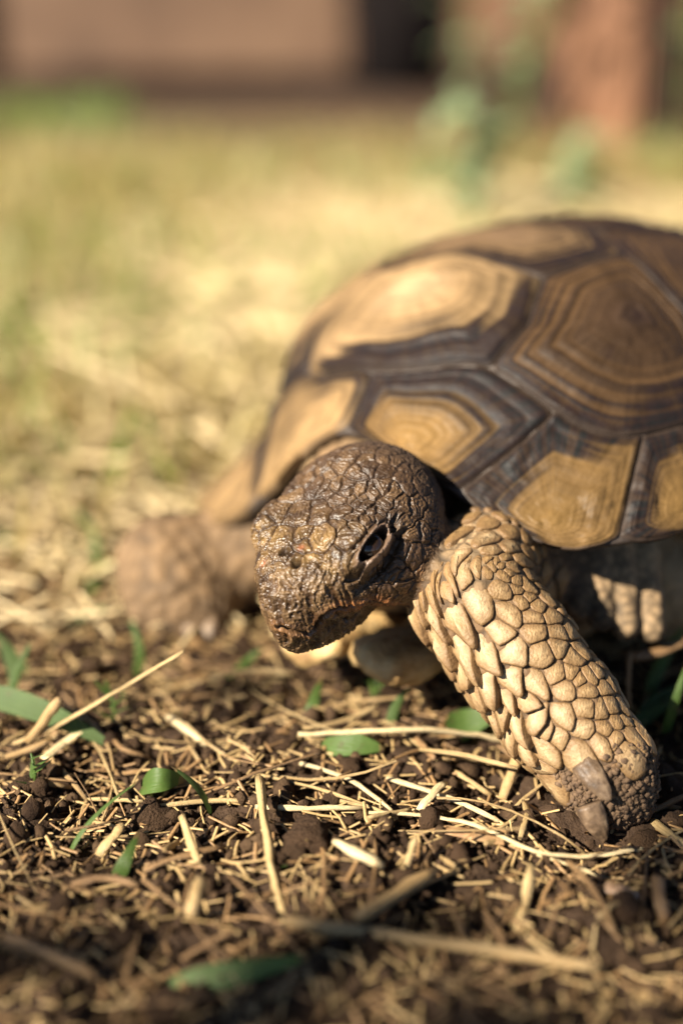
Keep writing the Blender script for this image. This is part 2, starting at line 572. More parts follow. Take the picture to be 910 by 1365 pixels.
EYE = trace(497, 722, _hf)
EYE_N = nrm(grad(EYE[None], _hf)[0])
_c = nrm(CAM - EYE)
EYE_N = nrm(EYE_N * 0.75 + _c * 0.25)
_e2 = trace(513, 702, _hf)
EYE_U = nrm((_e2 - EYE) - EYE_N * ((_e2 - EYE) @ EYE_N))      # along the slit, upwards and back
EYE_V = np.cross(EYE_N, EYE_U)
if EYE_V[2] < 0: EYE_V = -EYE_V                               # towards the brow
nostrils = [trace(381, 737, _hf), trace(396, 752, _hf)]

def build_body():
    V, Q = surface_nets(body_sdf, (-0.105, 0.30, -0.004), (0.20, 0.60, 0.118), 0.0018)
    ng = []
    # finer towards the camera
    legp = np.array(LEG)
    def near(C, pts, r): return (np.linalg.norm(C[:, None] - np.asarray(pts)[None], axis=2) < r).any(1)
    face_c = lambda V, Q: V[Q].mean(1)
    C = face_c(V, Q)
    inv = C - CAM
    px = 455 + FOC * inv[:, 0] / (inv @ np.array([0, math.cos(TILT), -math.sin(TILT)]))
    sel = (px < 960) & (C[:, 1] < 0.50)
    V, Q, K1, g = subdivide(V, Q, sel); ng += g
    C = face_c(V, Q)
    sel = near(C, [OH, OH + HF * 0.02, OH - HF * 0.02], 0.040) | near(C, legp[1:], 0.026)
    V, Q, K2, g = subdivide(V, Q, sel); ng += g
    C = face_c(V, Q)
    nrmq = np.cross(V[Q[:, 1]] - V[Q[:, 0]], V[Q[:, 2]] - V[Q[:, 1]])
    facing = (nrmq * (CAM - C)).sum(1) > -0.55 * np.linalg.norm(nrmq, axis=1) * 0.38
    sel = (near(C, [OH, OH + HF * 0.018, OH - HF * 0.012], 0.036) & facing)
    V, Q, K3, g = subdivide(V, Q, sel); ng += g
    for _ in range(2):                                        # settle on the true surface
        G = grad(V, body_sdf); gn = np.linalg.norm(G, axis=1, keepdims=True)
        V = V - G / np.maximum(gn, 0.3) ** 2 * body_sdf(V)[:, None] * 0.9
    N = nrm(grad(V, body_sdf))
    q = to_head(V)
    hd = _hf(V)
    seeds = list(hseed); sw = list(hw)
    rs = np.random.default_rng(3)
    cand = V[rs.permutation(len(V))[:60000]]
    cand = cand[(np.abs(_hf(cand)) < 0.0015) & (to_head(cand)[:, 0] > -55)]
    for c in cand:                                            # plates where the photograph was not traced
        S = np.array(seeds); x = to_head(c[None])[0]
        gap = 0.0042 - 0.0008 * np.clip((-x[0] - 12) / 10, 0, 1)
        if np.min(np.sqrt(((S - c) ** 2).sum(1)) - np.array(sw) * 0.0010) > gap - 0.0018: seeds.append(c); sw.append(rs.uniform(1.3, 2.4))
        if len(seeds) > 700: break
    seeds = np.array(seeds)
    warp = np.stack([noise(V, 420, 50 + k) + 1.1 * noise(V, 190, 70 + k) + 0.4 * noise(V, 1100, 80 + k) for k in range(3)], 1) * 0.00050
    d1, e, ix, cl = cell2(V + warp, seeds, (np.array(sw) * 0.001) ** 2)
    e = e * 2
    hmask = np.clip(1 - np.maximum(hd, 0) / 0.003, 0, 1) * np.clip((q[:, 0] + 62) / 12, 0, 1)
    hr = rs.random(len(seeds))
    zl = np.interp(q[:, 0], NOPLATE[::-1, 0], NOPLATE[::-1, 2])
    muz = np.clip((zl + 0.6 - q[:, 2]) / 1.6, 0, 1) * np.clip((q[:, 0] - 6) / 8, 0, 1)     # the horny beak
    cheek = np.clip((-2 - q[:, 2]) / 6, 0, 1) * (1 - muz)
    crown = np.clip((q[:, 2] - 4) / 5, 0, 1)
    plate = hmask * (1 - 0.85 * muz) * (1 - 0.62 * cheek) * (1 - 0.45 * np.clip((-q[:, 0] - 13) / 8, 0, 1))
    size = np.clip(cl, 0.002, 0.008)
    back0 = np.clip((-q[:, 0] - 12) / 14, 0, 1)
    disp = plate * ((0.00050 - 0.00015 * back0) * np.clip(e / (0.40 * size), 0, 1) ** 0.6 - 0.00034 * (1 - 0.5 * back0) * np.exp(-(e / 0.00042) ** 2))
    disp += plate * 0.00024 * fbm(V, 330, 3, 14)
    disp += plate * 0.00013 * np.sin(e / 0.00036 + hr[ix] * 6 + 1.5 * noise(V, 500, 15)) * np.clip(e / 0.001, 0, 1) * (hr[ix] > 0.35)     # rings on the plates
    # beads over the eye
    du = (V - EYE) @ EYE_U; dv = (V - EYE) @ EYE_V; dn = (V - EYE) @ EYE_N
    neye = (np.abs(dn) < 0.012) * hmask
    brow = neye * np.exp(-((du + 0.0005) / 0.0064) ** 2 - ((dv - 0.0070) / 0.0040) ** 2)
    disp += brow * (0.0014 + 0.0008 * np.clip(e / (0.3 * size), 0, 1) ** 0.6 - 0.0004)
    # wrinkles
    st = np.stack([q[:, 0] * 0.28, q[:, 1], q[:, 2]], 1)
    stv = np.stack([q[:, 0], q[:, 1], q[:, 2] * 0.22], 1)
    stw = np.stack([noise(q, 0.25, 90 + k) for k in range(3)], 1) * 1.3
    wr = ridged(st + stw, 0.55, 3, 5); wrv = ridged(stv + stw * 0.8, 0.55, 3, 9)
    disp += hmask * (0.00017 * cheek * wr + 0.00050 * muz * wrv + 0.00020 * muz * ridged(q, 1.3, 2, 44) + 0.00010 * (1 - cheek) * (1 - muz) * ridged(q, 0.8, 3, 4))
    disp += hmask * 0.00010 * fbm(q, 1.7, 3, 8)
    disp += hmask * muz * 0.00030 * np.exp(-(q[:, 1] / 1.4) ** 2)
    # eye: lids, slit, hollow below
    ell2 = np.sqrt((du / 0.0060) ** 2 + ((dv + 0.0002 - 7.0 * du * du) / np.where(dv > 0, 0.0015, 0.0024)) ** 2)
    rr_ = (ell2 - 1) * np.where(np.abs(dv) * 0.0060 > np.abs(du) * 0.0022, 0.0022, 0.0042)
    lower = dv < 0
    lid = np.where(lower, 0.00150 * np.exp(-((rr_ - 0.0009) / 0.00070) ** 2), 0.0013 * np.exp(-((rr_ - 0.0006) / 0.00055) ** 2))
    hollow = np.where(lower, -0.0022 * np.exp(-((rr_ - 0.0031) / 0.0011) ** 2), -0.0007 * np.exp(-((rr_ - 0.0019) / 0.0005) ** 2))
    hollow += -0.0012 * np.exp(-((du + 0.0058) / 0.0014) ** 2 - ((dv + 0.0012) / 0.0014) ** 2) - 0.0012 * np.exp(-((du - 0.0062) / 0.0014) ** 2 - ((dv + 0.0008) / 0.0016) ** 2)
    slit = -0.0036 * np.clip(-rr_ / 0.0007 + 0.5, 0, 1)
    inner = (ell2 < 1.9) * neye
    lidmask = np.clip(2.6 - ell2, 0, 1) * neye
    disp = disp * (1 - 0.75 * np.clip(2.0 - ell2, 0, 1) * neye)
    eyed = (lid + hollow + slit) * np.clip(4.2 - ell2, 0, 1) * neye
    # mouth and nostrils
    md = np.full(len(V), 9.0)
    for a, b in zip(mouth[:-1], mouth[1:]):
        ab = b - a; t = np.clip((V - a) @ ab / (ab @ ab), 0, 1)
        md = np.minimum(md, np.linalg.norm(V - a - t[:, None] * ab, axis=1))
    front_mouth = np.clip((q[:, 0] - 14) / 8, 0, 1)
    above = q[:, 2] > np.interp(q[:, 0], to_head(mouth)[::-1, 0], to_head(mouth)[::-1, 2])
    disp += -(0.0012 + 0.0014 * front_mouth) * np.exp(-(md / (0.00042 + 0.00033 * front_mouth)) ** 2)
    disp += np.where(above, 0.0006, 0.00015) * np.exp(-((md - 0.0014) / 0.0009) ** 2) * hmask
    for nn in nostrils:
        r = np.linalg.norm(V - nn, axis=1)
        disp += -0.0026 * np.exp(-(r / 0.00115) ** 2) + 0.0005 * np.exp(-((r - 0.0019) / 0.0006) ** 2)
    # legs and folds: knobbly skin
    lm = (1 - hmask)
    w1, w2, wid = worley(V, 260, 5)
    x1, x2, xid = worley(V + 0.004 * np.stack([noise(V, 60, 3)] * 3, 1), 150, 7)
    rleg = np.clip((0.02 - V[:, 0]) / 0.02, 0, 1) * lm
    legd = chain(V, LEG, LEGR, 0.006)
    fleg = np.exp(-(np.maximum(legd, 0) / 0.004) ** 2) * lm
    disp += lm * (0.00050 * np.clip((w2 - w1) / 0.5, 0, 1) + 0.00018 * fbm(V, 500, 3, 6)) * (1 - rleg)
    disp += rleg * 0.0011 * np.clip((x2 - x1) / 0.4, 0, 1)
    fold = np.clip((V[:, 0] - 0.05) / 0.01, 0, 1) * np.clip((V[:, 1] - 0.395) / 0.01, 0, 1) * lm
    disp += fold * (0.0009 * fbm(V, 120, 3, 77) + 0.0005 * fbm(V, 420, 3, 78))
    V2 = V + N * disp[:, None] + EYE_N * eyed[:, None]
    # ---- pigment
    dark = np.array([0.026, 0.014, 0.008]); mid = np.array([0.072, 0.038, 0.017]); gold = np.array([0.205, 0.125, 0.044]); tan = np.array([0.17, 0.10, 0.045]); neckc = np.array([0.045, 0.027, 0.016])
    blot = fbm(q, 0.16, 4, 21) * 0.5 + 0.5
    pint = np.clip(e / (0.30 * size), 0, 1)
    col = dark + (mid - dark) * (np.clip(blot * 0.9 + 0.2 * wr, 0, 1))[:, None]
    tanw = plate * pint * (0.15 + 0.85 * hr[ix] ** 1.5) * (0.30 + 0.70 * crown) * np.clip(0.25 + 1.1 * blot, 0, 1)
    col = col + (tan - col) * (tanw * 0.70)[:, None]
    snout = np.exp(-((q[:, 0] - 14) / 9) ** 2) * crown
    col = col + (gold - col) * (snout * pint * 0.8 * np.clip(0.15 + 1.1 * blot + 0.35 * fbm(q, 0.6, 3, 33), 0, 1))[:, None]
    back = np.clip((-q[:, 0] - 16) / 14, 0, 1)
    col = col + (neckc * (0.45 + 0.9 * pint)[:, None] - col) * (back * 0.8)[:, None]
    streak = np.clip(wrv * 0.7 + 0.25, 0, 1) * muz
    col = col + (np.array([0.21, 0.13, 0.062]) - col) * (streak ** 2.2 * 0.75 * np.clip(0.3 + blot, 0, 1))[:, None]
    lipd = np.exp(-((md - 0.0012) / 0.0016) ** 2) * (1 - 0.75 * front_mouth)
    col = col + (np.array([0.33, 0.125, 0.04]) - col) * (np.clip(lipd * (0.5 + 0.8 * blot), 0, 1) * 0.85 * hmask)[:, None]
    orange = np.clip(fbm(q, 0.3, 3, 61) - 0.25, 0, 1) * cheek * np.clip((8 - q[:, 0]) / 14, 0, 1)
    col = col + (np.array([0.40, 0.17, 0.05]) - col) * np.clip(orange * 1.3, 0, 0.8)[:, None]
    patch = np.clip(fbm(q, 0.42, 4, 71) * 1.6 + 0.05, 0, 1) * hmask
    col = col + (np.array([0.040, 0.022, 0.012]) - col) * (patch * 0.62)[:, None]
    for nn in (trace(402, 731, _hf), trace(353, 752, _hf)):
        r = np.linalg.norm(V - nn, axis=1); col = col + (np.array([0.42, 0.13, 0.06]) - col) * (0.45 * np.exp(-(r / 0.0009) ** 2))[:, None]
    for nn in nostrils:
        r = np.linalg.norm(V - nn, axis=1); col = col + (np.array([0.012, 0.008, 0.006]) - col) * (0.9 * np.exp(-(r / 0.0012) ** 2))[:, None]
    col = col + (np.array([0.012, 0.008, 0.006]) - col) * ((0.55 + 0.4 * front_mouth) * np.exp(-(md / 0.00055) ** 2))[:, None]
    eyer = np.clip(2.8 - ell2, 0, 1) * neye * np.clip(0.6 - 0.0 * dv, 0, 1)
    col = col + (np.array([0.045, 0.028, 0.018]) - col) * (eyer * np.where(lower, 0.95, 0.5))[:, None]
    lidc = np.clip((lid / 0.0010), 0, 1) * neye * (ell2 < 2.6)
    col = col + (np.array([0.17, 0.11, 0.075]) - col) * (lidc * 0.8)[:, None]
    crease = plate * np.exp(-(e / 0.00028) ** 2)
    col = col + (np.array([0.035, 0.02, 0.012]) - col) * (crease * 0.7)[:, None]
    leg = np.array([0.30, 0.20, 0.105]) * (0.35 + 0.65 * np.clip((w2 - w1) / 0.35, 0, 1))[:, None]
    lc = leg * (0.75 + 0.5 * (fbm(V, 90, 3, 30)))[:, None]
    base_leg = np.array([0.13, 0.075, 0.035]) * (0.45 + 0.7 * np.clip((w2 - w1) / 0.35, 0, 1))[:, None]
    onleg = np.clip(fleg * np.clip((0.066 - V[:, 2]) / 0.012, 0, 1), 0, 1)
    lc = lc + (base_leg - lc) * onleg[:, None]
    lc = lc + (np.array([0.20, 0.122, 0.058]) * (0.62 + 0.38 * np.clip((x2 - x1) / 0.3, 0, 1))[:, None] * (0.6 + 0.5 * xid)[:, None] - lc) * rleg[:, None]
    lc = lc + (np.array([0.40, 0.28, 0.145]) - lc) * (fold * 0.85)[:, None]
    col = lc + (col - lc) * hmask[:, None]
    foot = np.clip((0.018 - V[:, 2]) / 0.010, 0, 1)
    col = col + (np.array([0.17, 0.11, 0.06]) - col) * (foot * 0.6)[:, None]
    col = np.clip(col, 0.008, 0.8)
    dry = np.clip(1 - hmask + 0.55 * back + 0.25 * (1 - muz) * (1 - snout), 0, 1)
    me = bpy.data.meshes.new('body')
    polys = np.concatenate([Q, K1, K2, K3])
    flat = polys.ravel().tolist(); starts = list(range(0, 4 * len(polys), 4)); tot = [4] * len(polys)
    for g in ng:
        starts.append(len(flat)); tot.append(len(g)); flat += g
    V2 = V2 - BASE
    me.vertices.add(len(V2)); me.vertices.foreach_set('co', V2.astype(np.float32).ravel())
    me.loops.add(len(flat)); me.loops.foreach_set('vertex_index', np.array(flat, np.int32))
    me.polygons.add(len(starts)); me.polygons.foreach_set('loop_start', np.array(starts, np.int32)); me.polygons.foreach_set('loop_total', np.array(tot, np.int32))
    me.update(calc_edges=True); me.validate()
    me.polygons.foreach_set('use_smooth', [True] * len(me.polygons))
    set_col(me, 'col', col); set_attr(me, 'dry', dry)
    return add('body', me, M_SKIN, tortoise)

body = build_body()

# ---- eye ------------------------------------------------------------------------
def uv_ball(nu=20, nv=12):
    V = [(0, 0, 1)]
    for i in range(1, nv):
        a = math.pi * i / nv
        V += [(math.sin(a) * math.cos(2 * math.pi * j / nu), math.sin(a) * math.sin(2 * math.pi * j / nu), math.cos(a)) for j in range(nu)]
    V.append((0, 0, -1))
    F = [(0, 1 + j, 1 + (j + 1) % nu) for j in range(nu)]
    for i in range(nv - 2):
        F += [(1 + i * nu + j, 1 + (i + 1) * nu + j, 1 + (i + 1) * nu + (j + 1) % nu, 1 + i * nu + (j + 1) % nu) for j in range(nu)]
    F += [(len(V) - 1, len(V) - 1 - nu + (j + 1) % nu, len(V) - 1 - nu + j) for j in range(nu)]
    return np.array(V), F
bv, bf = uv_ball()
add('eye', new_mesh('eye', EYE - EYE_N * 0.0052 + bv * 0.0047 - BASE, bf), M_EYE, tortoise)

# ---- carapace and scutes -----------------------------------------------------------
def build_carapace():
    n, mm = 46, 150
    ss = np.concatenate([np.linspace(0.002, 0.985, n)])
    tt = np.linspace(0, 2 * math.pi, mm, endpoint=False)
    S_, T_ = np.meshgrid(ss, tt, indexing='ij')
    P = chart(S_ * np.cos(T_), S_ * np.sin(T_)); Nn = chart_n(S_ * np.cos(T_), S_ * np.sin(T_))
    outer = P - Nn * 0.0013
    inner = P[n // 3:][::-1] - Nn[n // 3:][::-1] * 0.0050
    rim = (outer[-1] + inner[0]) / 2 + (outer[-1] - shell_to_world((0, 0, 0.06))) * 0.006
    rows = np.concatenate([outer, rim[None], inner])
    q = [(i * mm + j, (i + 1) * mm + j, (i + 1) * mm + (j + 1) % mm, i * mm + (j + 1) % mm) for i in range(len(rows) - 1) for j in range(mm)]
    return add('carapace', quad_mesh('carapace', rows.reshape(-1, 3) - BASE, q), M_SEAM, tortoise)
carapace = build_carapace()

def densify(poly, m):
    poly = [np.array(p, float) for p in poly]
    seg = list(zip(poly, poly[1:] + poly[:1]))
    L = np.array([np.linalg.norm(b - a) for a, b in seg]); cum = np.concatenate([[0], np.cumsum(L)])
    out = []
    for s in np.linspace(0, cum[-1], m, endpoint=False):
        i = min(np.searchsorted(cum, s, 'right') - 1, len(seg) - 1)
        a, b = seg[i]; out.append(a + (b - a) * (s - cum[i]) / L[i])
    return np.array(out)

def ring_noise(t, seed, f):
    p = np.stack([t * f, np.full_like(t, seed * 7.3), np.zeros_like(t)], -1).reshape(-1, 3)
    return noise(p, 1.0, seed).reshape(np.shape(t))

def scute(poly, areola, style, seed, m=132, rings=58, thick=0.0022, lip=False):
    B = densify(poly, m)
    # round the corners a touch and pull in from the seam
    B = 0.25 * np.roll(B, 1, 0) + 0.5 * B + 0.25 * np.roll(B, -1, 0)
    A = np.array(areola, float)
    t = np.concatenate([[0.0], np.linspace(0.03, 1, rings) ** 0.85])
    j = np.arange(m)
    ang = j / m * 2 * math.pi
    rel = B - A; an_ = np.unwrap(np.arctan2(rel[:, 1], rel[:, 0])); rad_ = np.linalg.norm(rel, axis=1)
    rs_ = rad_.copy()
    for _ in range(int(m * 0.9)): rs_ = 0.25 * np.roll(rs_, 1) + 0.5 * rs_ + 0.25 * np.roll(rs_, -1)
    w_ = (0.85 * (1 - t) ** 0.8)[:, None]
    C2 = A + (t[:, None] * (rad_ * (1 - w_) + rs_ * w_) / rad_)[..., None] * rel[None]
    P = chart(C2[..., 0], C2[..., 1]); N = chart_n(C2[..., 0], C2[..., 1])
    # distance from edge in metres, roughly
    edge = np.linalg.norm(chart(B[:, 0], B[:, 1]) - chart(A[0], A[1])[None], axis=-1)
    T = np.broadcast_to(t[:, None], P.shape[:2])
    de = (1 - T) * edge[None]
    wob = noise((P.reshape(-1, 3)), 60, seed).reshape(T.shape) * 0.018 + noise((P.reshape(-1, 3)), 180, seed + 1).reshape(T.shape) * 0.006
    rt = T + wob
    rn = ring_noise(rt, seed, 15.0)
    rn2 = ring_noise(rt, seed + 5, 34.0)
    rn3 = ring_noise(rt, seed + 8, 62.0)
    h = (0.00036 * rn + 0.00022 * rn2 + 0.00010 * rn3) * style.get('rings', 1) + 0.0010 * (1 - T) ** 1.5
    h = h - 0.0009 * np.exp(-(de / 0.0012) ** 2) + 0.00025 * np.exp(-((de - 0.0034) / 0.0016) ** 2)
    pn = P.reshape(-1, 3)
    h = h + 0.0003 * fbm(pn, 140, 3, seed).reshape(T.shape)
    if lip:                                                     # ragged knobs near the rim
        h = h + 0.0018 * np.clip(fbm(pn, 95, 3, seed + 9).reshape(T.shape) - 0.25, 0, 1)
    V = P + N * h[..., None]
    # pull the border in by half a seam
    gap = 0.00012 / np.maximum(edge, 0.004)
    V = V + ((V[0:1] - V) * (T ** 8 * gap[None])[..., None])
    # ---- pigment
    streaks = noise(np.stack([np.broadcast_to(ang * 26, T.shape).ravel(), (T * 2.5).ravel(), np.full(T.size, seed)], 1), 1.0, seed + 3).reshape(T.shape)
    blot = fbm(pn, 42, 4, seed + 40).reshape(T.shape)
    line = np.clip(rn * 0.8 + 0.9 * rn2 + 0.5 * rn3, -1, 1)
    tan = np.array(style.get('tan', (0.42, 0.265, 0.115))); drk = np.array(style.get('dark', (0.016, 0.010, 0.007))); ctr = np.array(style.get('ctr', (0.42, 0.265, 0.115)))
    w0, w1 = style.get('band', (0.72, 0.9))
    dirw = 0.0
    if 'dir' in style:                                          # side on which the dark border is broad
        dv = np.array(style['dir'], float); dv /= np.linalg.norm(dv)
        bd = (B - A); bd = bd / np.linalg.norm(bd, axis=1, keepdims=True)
        dirw = np.clip(bd @ dv, -1, 1)[None] * style.get('dirw', 0.2)
    k = np.clip((T + 0.10 * blot + 0.06 * line + dirw - w0) / (w1 - w0), 0, 1)
    k = k * k * (3 - 2 * k)
    stripe = np.clip(0.5 + 0.75 * line, 0, 1) * style.get('stripe', 0.5) * np.clip(T * 2.2 - 0.35, 0, 1)
    k = np.clip(k * (1 - 0.30 * np.clip(-line, 0, 1)) + stripe * (1 - k) * 0.75, 0, 1)
    k = np.clip(k * 1.3, 0, 1)
    cw = np.clip(1 - T / style.get('cr', 0.45), 0, 1) ** 0.7
    base = tan + (ctr - tan) * cw[..., None]
    base = base * (1 + 0.30 * blot + 0.12 * streaks)[..., None]
    col = base + (drk * (1 + style.get('streak', 0.35) * streaks + 0.3 * line)[..., None] - base) * k[..., None]
    seamc = np.array([0.055, 0.04, 0.032])
    col = col + (seamc - col) * (0.55 * np.exp(-(de / 0.0009) ** 2))[..., None]
    col = np.clip(col, 0.01, 0.75)
    # skirt
    V = np.concatenate([V, (V[-1] - N[-1] * thick)[None]]); col = np.concatenate([col, col[-1:] * 0.9])
    rows = len(V)
    Vv = V.reshape(-1, 3)
    q = [(i * m + k_, (i + 1) * m + k_, (i + 1) * m + (k_ + 1) % m, i * m + (k_ + 1) % m) for i in range(rows - 1) for k_ in range(m)]
    me = quad_mesh('scute', Vv - BASE, q)
    set_col(me, 'col', col.reshape(-1, 3))
    return add('scute', me, M_SHELL, carapace)

def arc(s, a0, a1, n=8, bow=0.0):
    return [(s * math.cos(a), s * math.sin(a)) for a in np.linspace(R(a0), R(a1), n)]

RIN = 0.80
def rin(a): return RIN - 0.125 * math.exp(-((abs(a) - 24) / 14.0) ** 2)
def inn(a0, a1, n=8): return [(rin(a if a <= 180 else a - 360) * math.cos(R(a)), rin(a if a <= 180 else a - 360) * math.sin(R(a))) for a in np.linspace(a0, a1, n)]
ANG_IN = [0, 35, 49, 62, 74, 90, 106, 122, 138, 152, 166, 180]
ANG_OUT = [0, 21, 42, 58, 74, 90, 106, 122, 138, 152, 166, 180]
V1 = dict(tan=(0.255, 0.165, 0.080), ctr=(0.33, 0.225, 0.125), band=(0.84, 1.12), dir=(0.75, 0.65), dirw=0.36, stripe=0.4)
C1 = dict(tan=(0.090, 0.050, 0.022), ctr=(0.022, 0.013, 0.009), band=(0.66, 0.95), stripe=0.75, cr=0.75, dir=(0.4, 0.9), dirw=0.08)
MST = dict(tan=(0.150, 0.088, 0.033), ctr=(0.185, 0.108, 0.036), band=(0.58, 0.92), stripe=0.45, dir=(-1, 0), dirw=0.26)
# vertebrals
vy = [(0.775, 0.30), (0.385, 0.19), (0.385, -0.19), (0.775, -0.30)]
SC1 = []
c31, s31 = rin(24) * math.cos(R(24)), rin(24) * math.sin(R(24))
scute([(c31, s31), (0.48, 0.285), (0.33, 0.235), (0.33, -0.235), (0.48, -0.285), (c31, -s31)] + inn(-24, 24, 12)[1:-1], (0.50, -0.03), V1, 11)
scute([(0.33, 0.235), (0.14, 0.34), (0.02, 0.20), (0.02, -0.20), (0.14, -0.34), (0.33, -0.235)], (0.16, 0), dict(C1, ctr=(0.14, 0.088, 0.05), tan=(0.22, 0.138, 0.064), band=(0.72, 0.98)), 12)
scute([(0.02, 0.20), (-0.17, 0.32), (-0.36, 0.20), (-0.36, -0.20), (-0.17, -0.32), (0.02, -0.20)], (-0.17, 0), C1, 13, 60, 24)
scute([(-0.36, 0.20), (-0.50, 0.26), (-0.62, 0.16), (-0.62, -0.16), (-0.50, -0.26), (-0.36, -0.20)], (-0.5, 0), C1, 14, 60, 24)
scute([(-0.62, 0.16)] + arc(RIN, 155, 205, 8) + [(-0.62, -0.16)], (-0.68, 0), C1, 15, 60, 24)
for s in (1, -1):
    fl = lambda pts: [(p, q * s) for p, q in pts] if s == 1 else [(p, q * s) for p, q in pts][::-1]
    hi = s == 1
    scute(fl([(c31, s31), (0.48, 0.285), (0.33, 0.235), (0.14, 0.34)][::-1] + inn(24, 70, 14)[1:]), (0.32, 0.46 * s), dict(C1, dir=(0.4, 0.9 * s)) if hi else dict(V1, dir=(0.9, 0.1), band=(0.98, 1.3)), 20 + s, 150 if hi else 80, 64 if hi else 30)
    scute(fl([(0.14, 0.34), (0.02, 0.20), (-0.17, 0.32)][::-1] + inn(70, 103, 12)), (0.03, 0.5 * s), C1, 24 + s, 90, 40)
    scute(fl([(-0.17, 0.32), (-0.36, 0.20), (-0.50, 0.26)][::-1] + arc(RIN, 103, 136, 10)), (-0.3, 0.46 * s), C1, 27 + s, 60, 24)
    scute(fl([(-0.50, 0.26), (-0.62, 0.16)][::-1] + arc(RIN, 136, 155, 8)), (-0.56, 0.4 * s), C1, 30 + s, 60, 24)
    for k in range(11):
        a0, a1, b0, b1 = ANG_IN[k], ANG_IN[k + 1], ANG_OUT[k], ANG_OUT[k + 1]
        outer = [(1.0 * (1 - 0.025 * (abs(u) * 2) ** 3) * math.cos(R(b0 + (b1 - b0) * (u + 0.5))), (1.0 * (1 - 0.025 * (abs(u) * 2) ** 3)) * math.sin(R(b0 + (b1 - b0) * (u + 0.5)))) for u in np.linspace(0.5, -0.5, 11)]
        poly = inn(a0, a1, 12) + outer
        am = R(b0 * 0.42 + b1 * 0.58)
        ar = (0.955 * math.cos(am), 0.955 * math.sin(am) * s)
        near = k < 4 and s == 1
        st = dict(MST, dir=(-math.cos(am), -math.sin(am) * s))
        if k in (1, 2): st = dict(st, band=(0.56, 0.95), stripe=0.12, rings=0.35, streak=1.0, dir=(-0.55 * math.cos(am) + 0.85 * math.sin(am), (-0.55 * math.sin(am) - 0.85 * math.cos(am)) * s), dirw=0.30)
        if s < 0 and k < 5: st = dict(MST, tan=(0.23, 0.145, 0.065), ctr=(0.26, 0.165, 0.075), band=(0.84, 1.15), dir=(-math.cos(am), -math.sin(am) * s))
        scute([(p, q * s) for p, q in poly][::s], ar, st, 40 + k + (20 if s < 0 else 0), 140 if near else 70, 56 if near else 24, lip=(k in (1, 2)))

# ---- plastron ----------------------------------------------------------------------
def plastron_plate(outline, z0, thick, seed):
    """a thick horny plate lying flat, outline in shell metres (forward, left)"""
    B = densify(outline, 64); A = B.mean(0)
    rows = []
    for t, dz in ((0.0, 0.0), (0.5, 0.0), (0.8, -0.0003), (0.93, -0.0016), (1.0, -0.0048), (0.96, -0.0088), (0.8, -0.0105), (0.0, -0.0105)):
        C2 = A + t * (B - A)
        z = np.full(len(B), z0) + dz * thick / 0.0105
        z = z + 0.10 * np.clip(C2[:, 0] - 0.09, 0, 1)
        p = np.stack([C2[:, 0], C2[:, 1], z], 1)
        rows.append(p)
    P = np.array(rows)
    W = shell_to_world(P.reshape(-1, 3)) 
    W = W + np.array([0, 0, 1]) * (0.0016 * fbm(W, 110, 4, seed) + 0.0022 * noise(W, 60, seed + 3))[:, None]
    m = len(B)
    q = [(i * m + k, (i + 1) * m + k, (i + 1) * m + (k + 1) % m, i * m + (k + 1) % m) for i in range(len(rows) - 1) for k in range(m)]
    return quad_mesh('plastron', W - BASE, q)
body_out = [(0.100, 0.0), (0.098, 0.026), (0.07, 0.05), (0.03, 0.07), (-0.04, 0.07), (-0.08, 0.04), (-0.09, 0.0)]
plast = add('plastron', plastron_plate(body_out + [(p, -q) for p, q in body_out[-2:0:-1]], 0.026, 0.011, 3), M_PLAST, tortoise)
gul = [(0.090, 0.0), (0.090, 0.024), (0.110, 0.0245), (0.128, 0.0245), (0.141, 0.021), (0.143, 0.010), (0.137, 0.001)]
for s in (1, -1):
    o = [(p, q * s + 0.001 * s + 0.013) for p, q in gul][::s]
    g = add('gular_scute', plastron_plate(o, 0.0215, 0.010, 5 + s), M_PLAST, plast)

# ---- scales of the planted foreleg ----------------------------------------------------
AX = [np.array(p) for p in LEG[1:]]
axl = [0.0]
for a, b in zip(AX[:-1], AX[1:]): axl.append(axl[-1] + np.linalg.norm(b - a))
_vw = nrm(CAM - AX[2])
def leg_frame(a):
    a = np.clip(a, -0.03, axl[-1] - 1e-6)
    i = int(np.clip(np.searchsorted(axl, a, 'right') - 1, 0, len(AX) - 2))
    d = nrm(AX[i + 1] - AX[i])
    return AX[i] + d * (a - axl[i])
def leg_dir(a):
    return nrm(leg_frame(min(a + 0.014, axl[-1])) - leg_frame(max(a - 0.014, -0.02)))
def leg_ax(a, b):
    d = leg_dir(a); f = nrm(_vw - d * (_vw @ d)); r = np.cross(d, f)          # f towards the viewer, r to the side
    return leg_frame(a), f * math.cos(b) + r * math.sin(b), d
RL = 0.0165
def leg_points(B):
    """(a along the leg, u round it) rows -> points of the skin, met by walking out from the axis"""
    fr = [leg_ax(a, u / RL) for a, u in B]
    c = np.array([f[0] for f in fr]); dr = np.array([f[1] for f in fr])
    lo = np.full(len(B), 0.004); hi = np.full(len(B), 0.026)
    for _ in range(20):
        m = (lo + hi) / 2
        ins = _lf(c + dr * m[:, None]) < 0
        lo = np.where(ins, m, lo); hi = np.where(ins, hi, m)
    return c + dr * lo[:, None]
def leg_param(P):
    best = None
    for a in np.arange(-0.012, axl[-1], 0.001):
        c, _, d = leg_ax(a, 0)
        v = abs((P - c) @ d)
        dist = np.linalg.norm(P - c)
        if best is None or dist < best[0]: best = (dist, a)
    a = best[1]
    c, _, d = leg_ax(a, 0); f = nrm(_vw - d * (_vw @ d)); r = np.cross(d, f)
    w = P - c
    return a, math.atan2(w @ r, w @ f) * RL
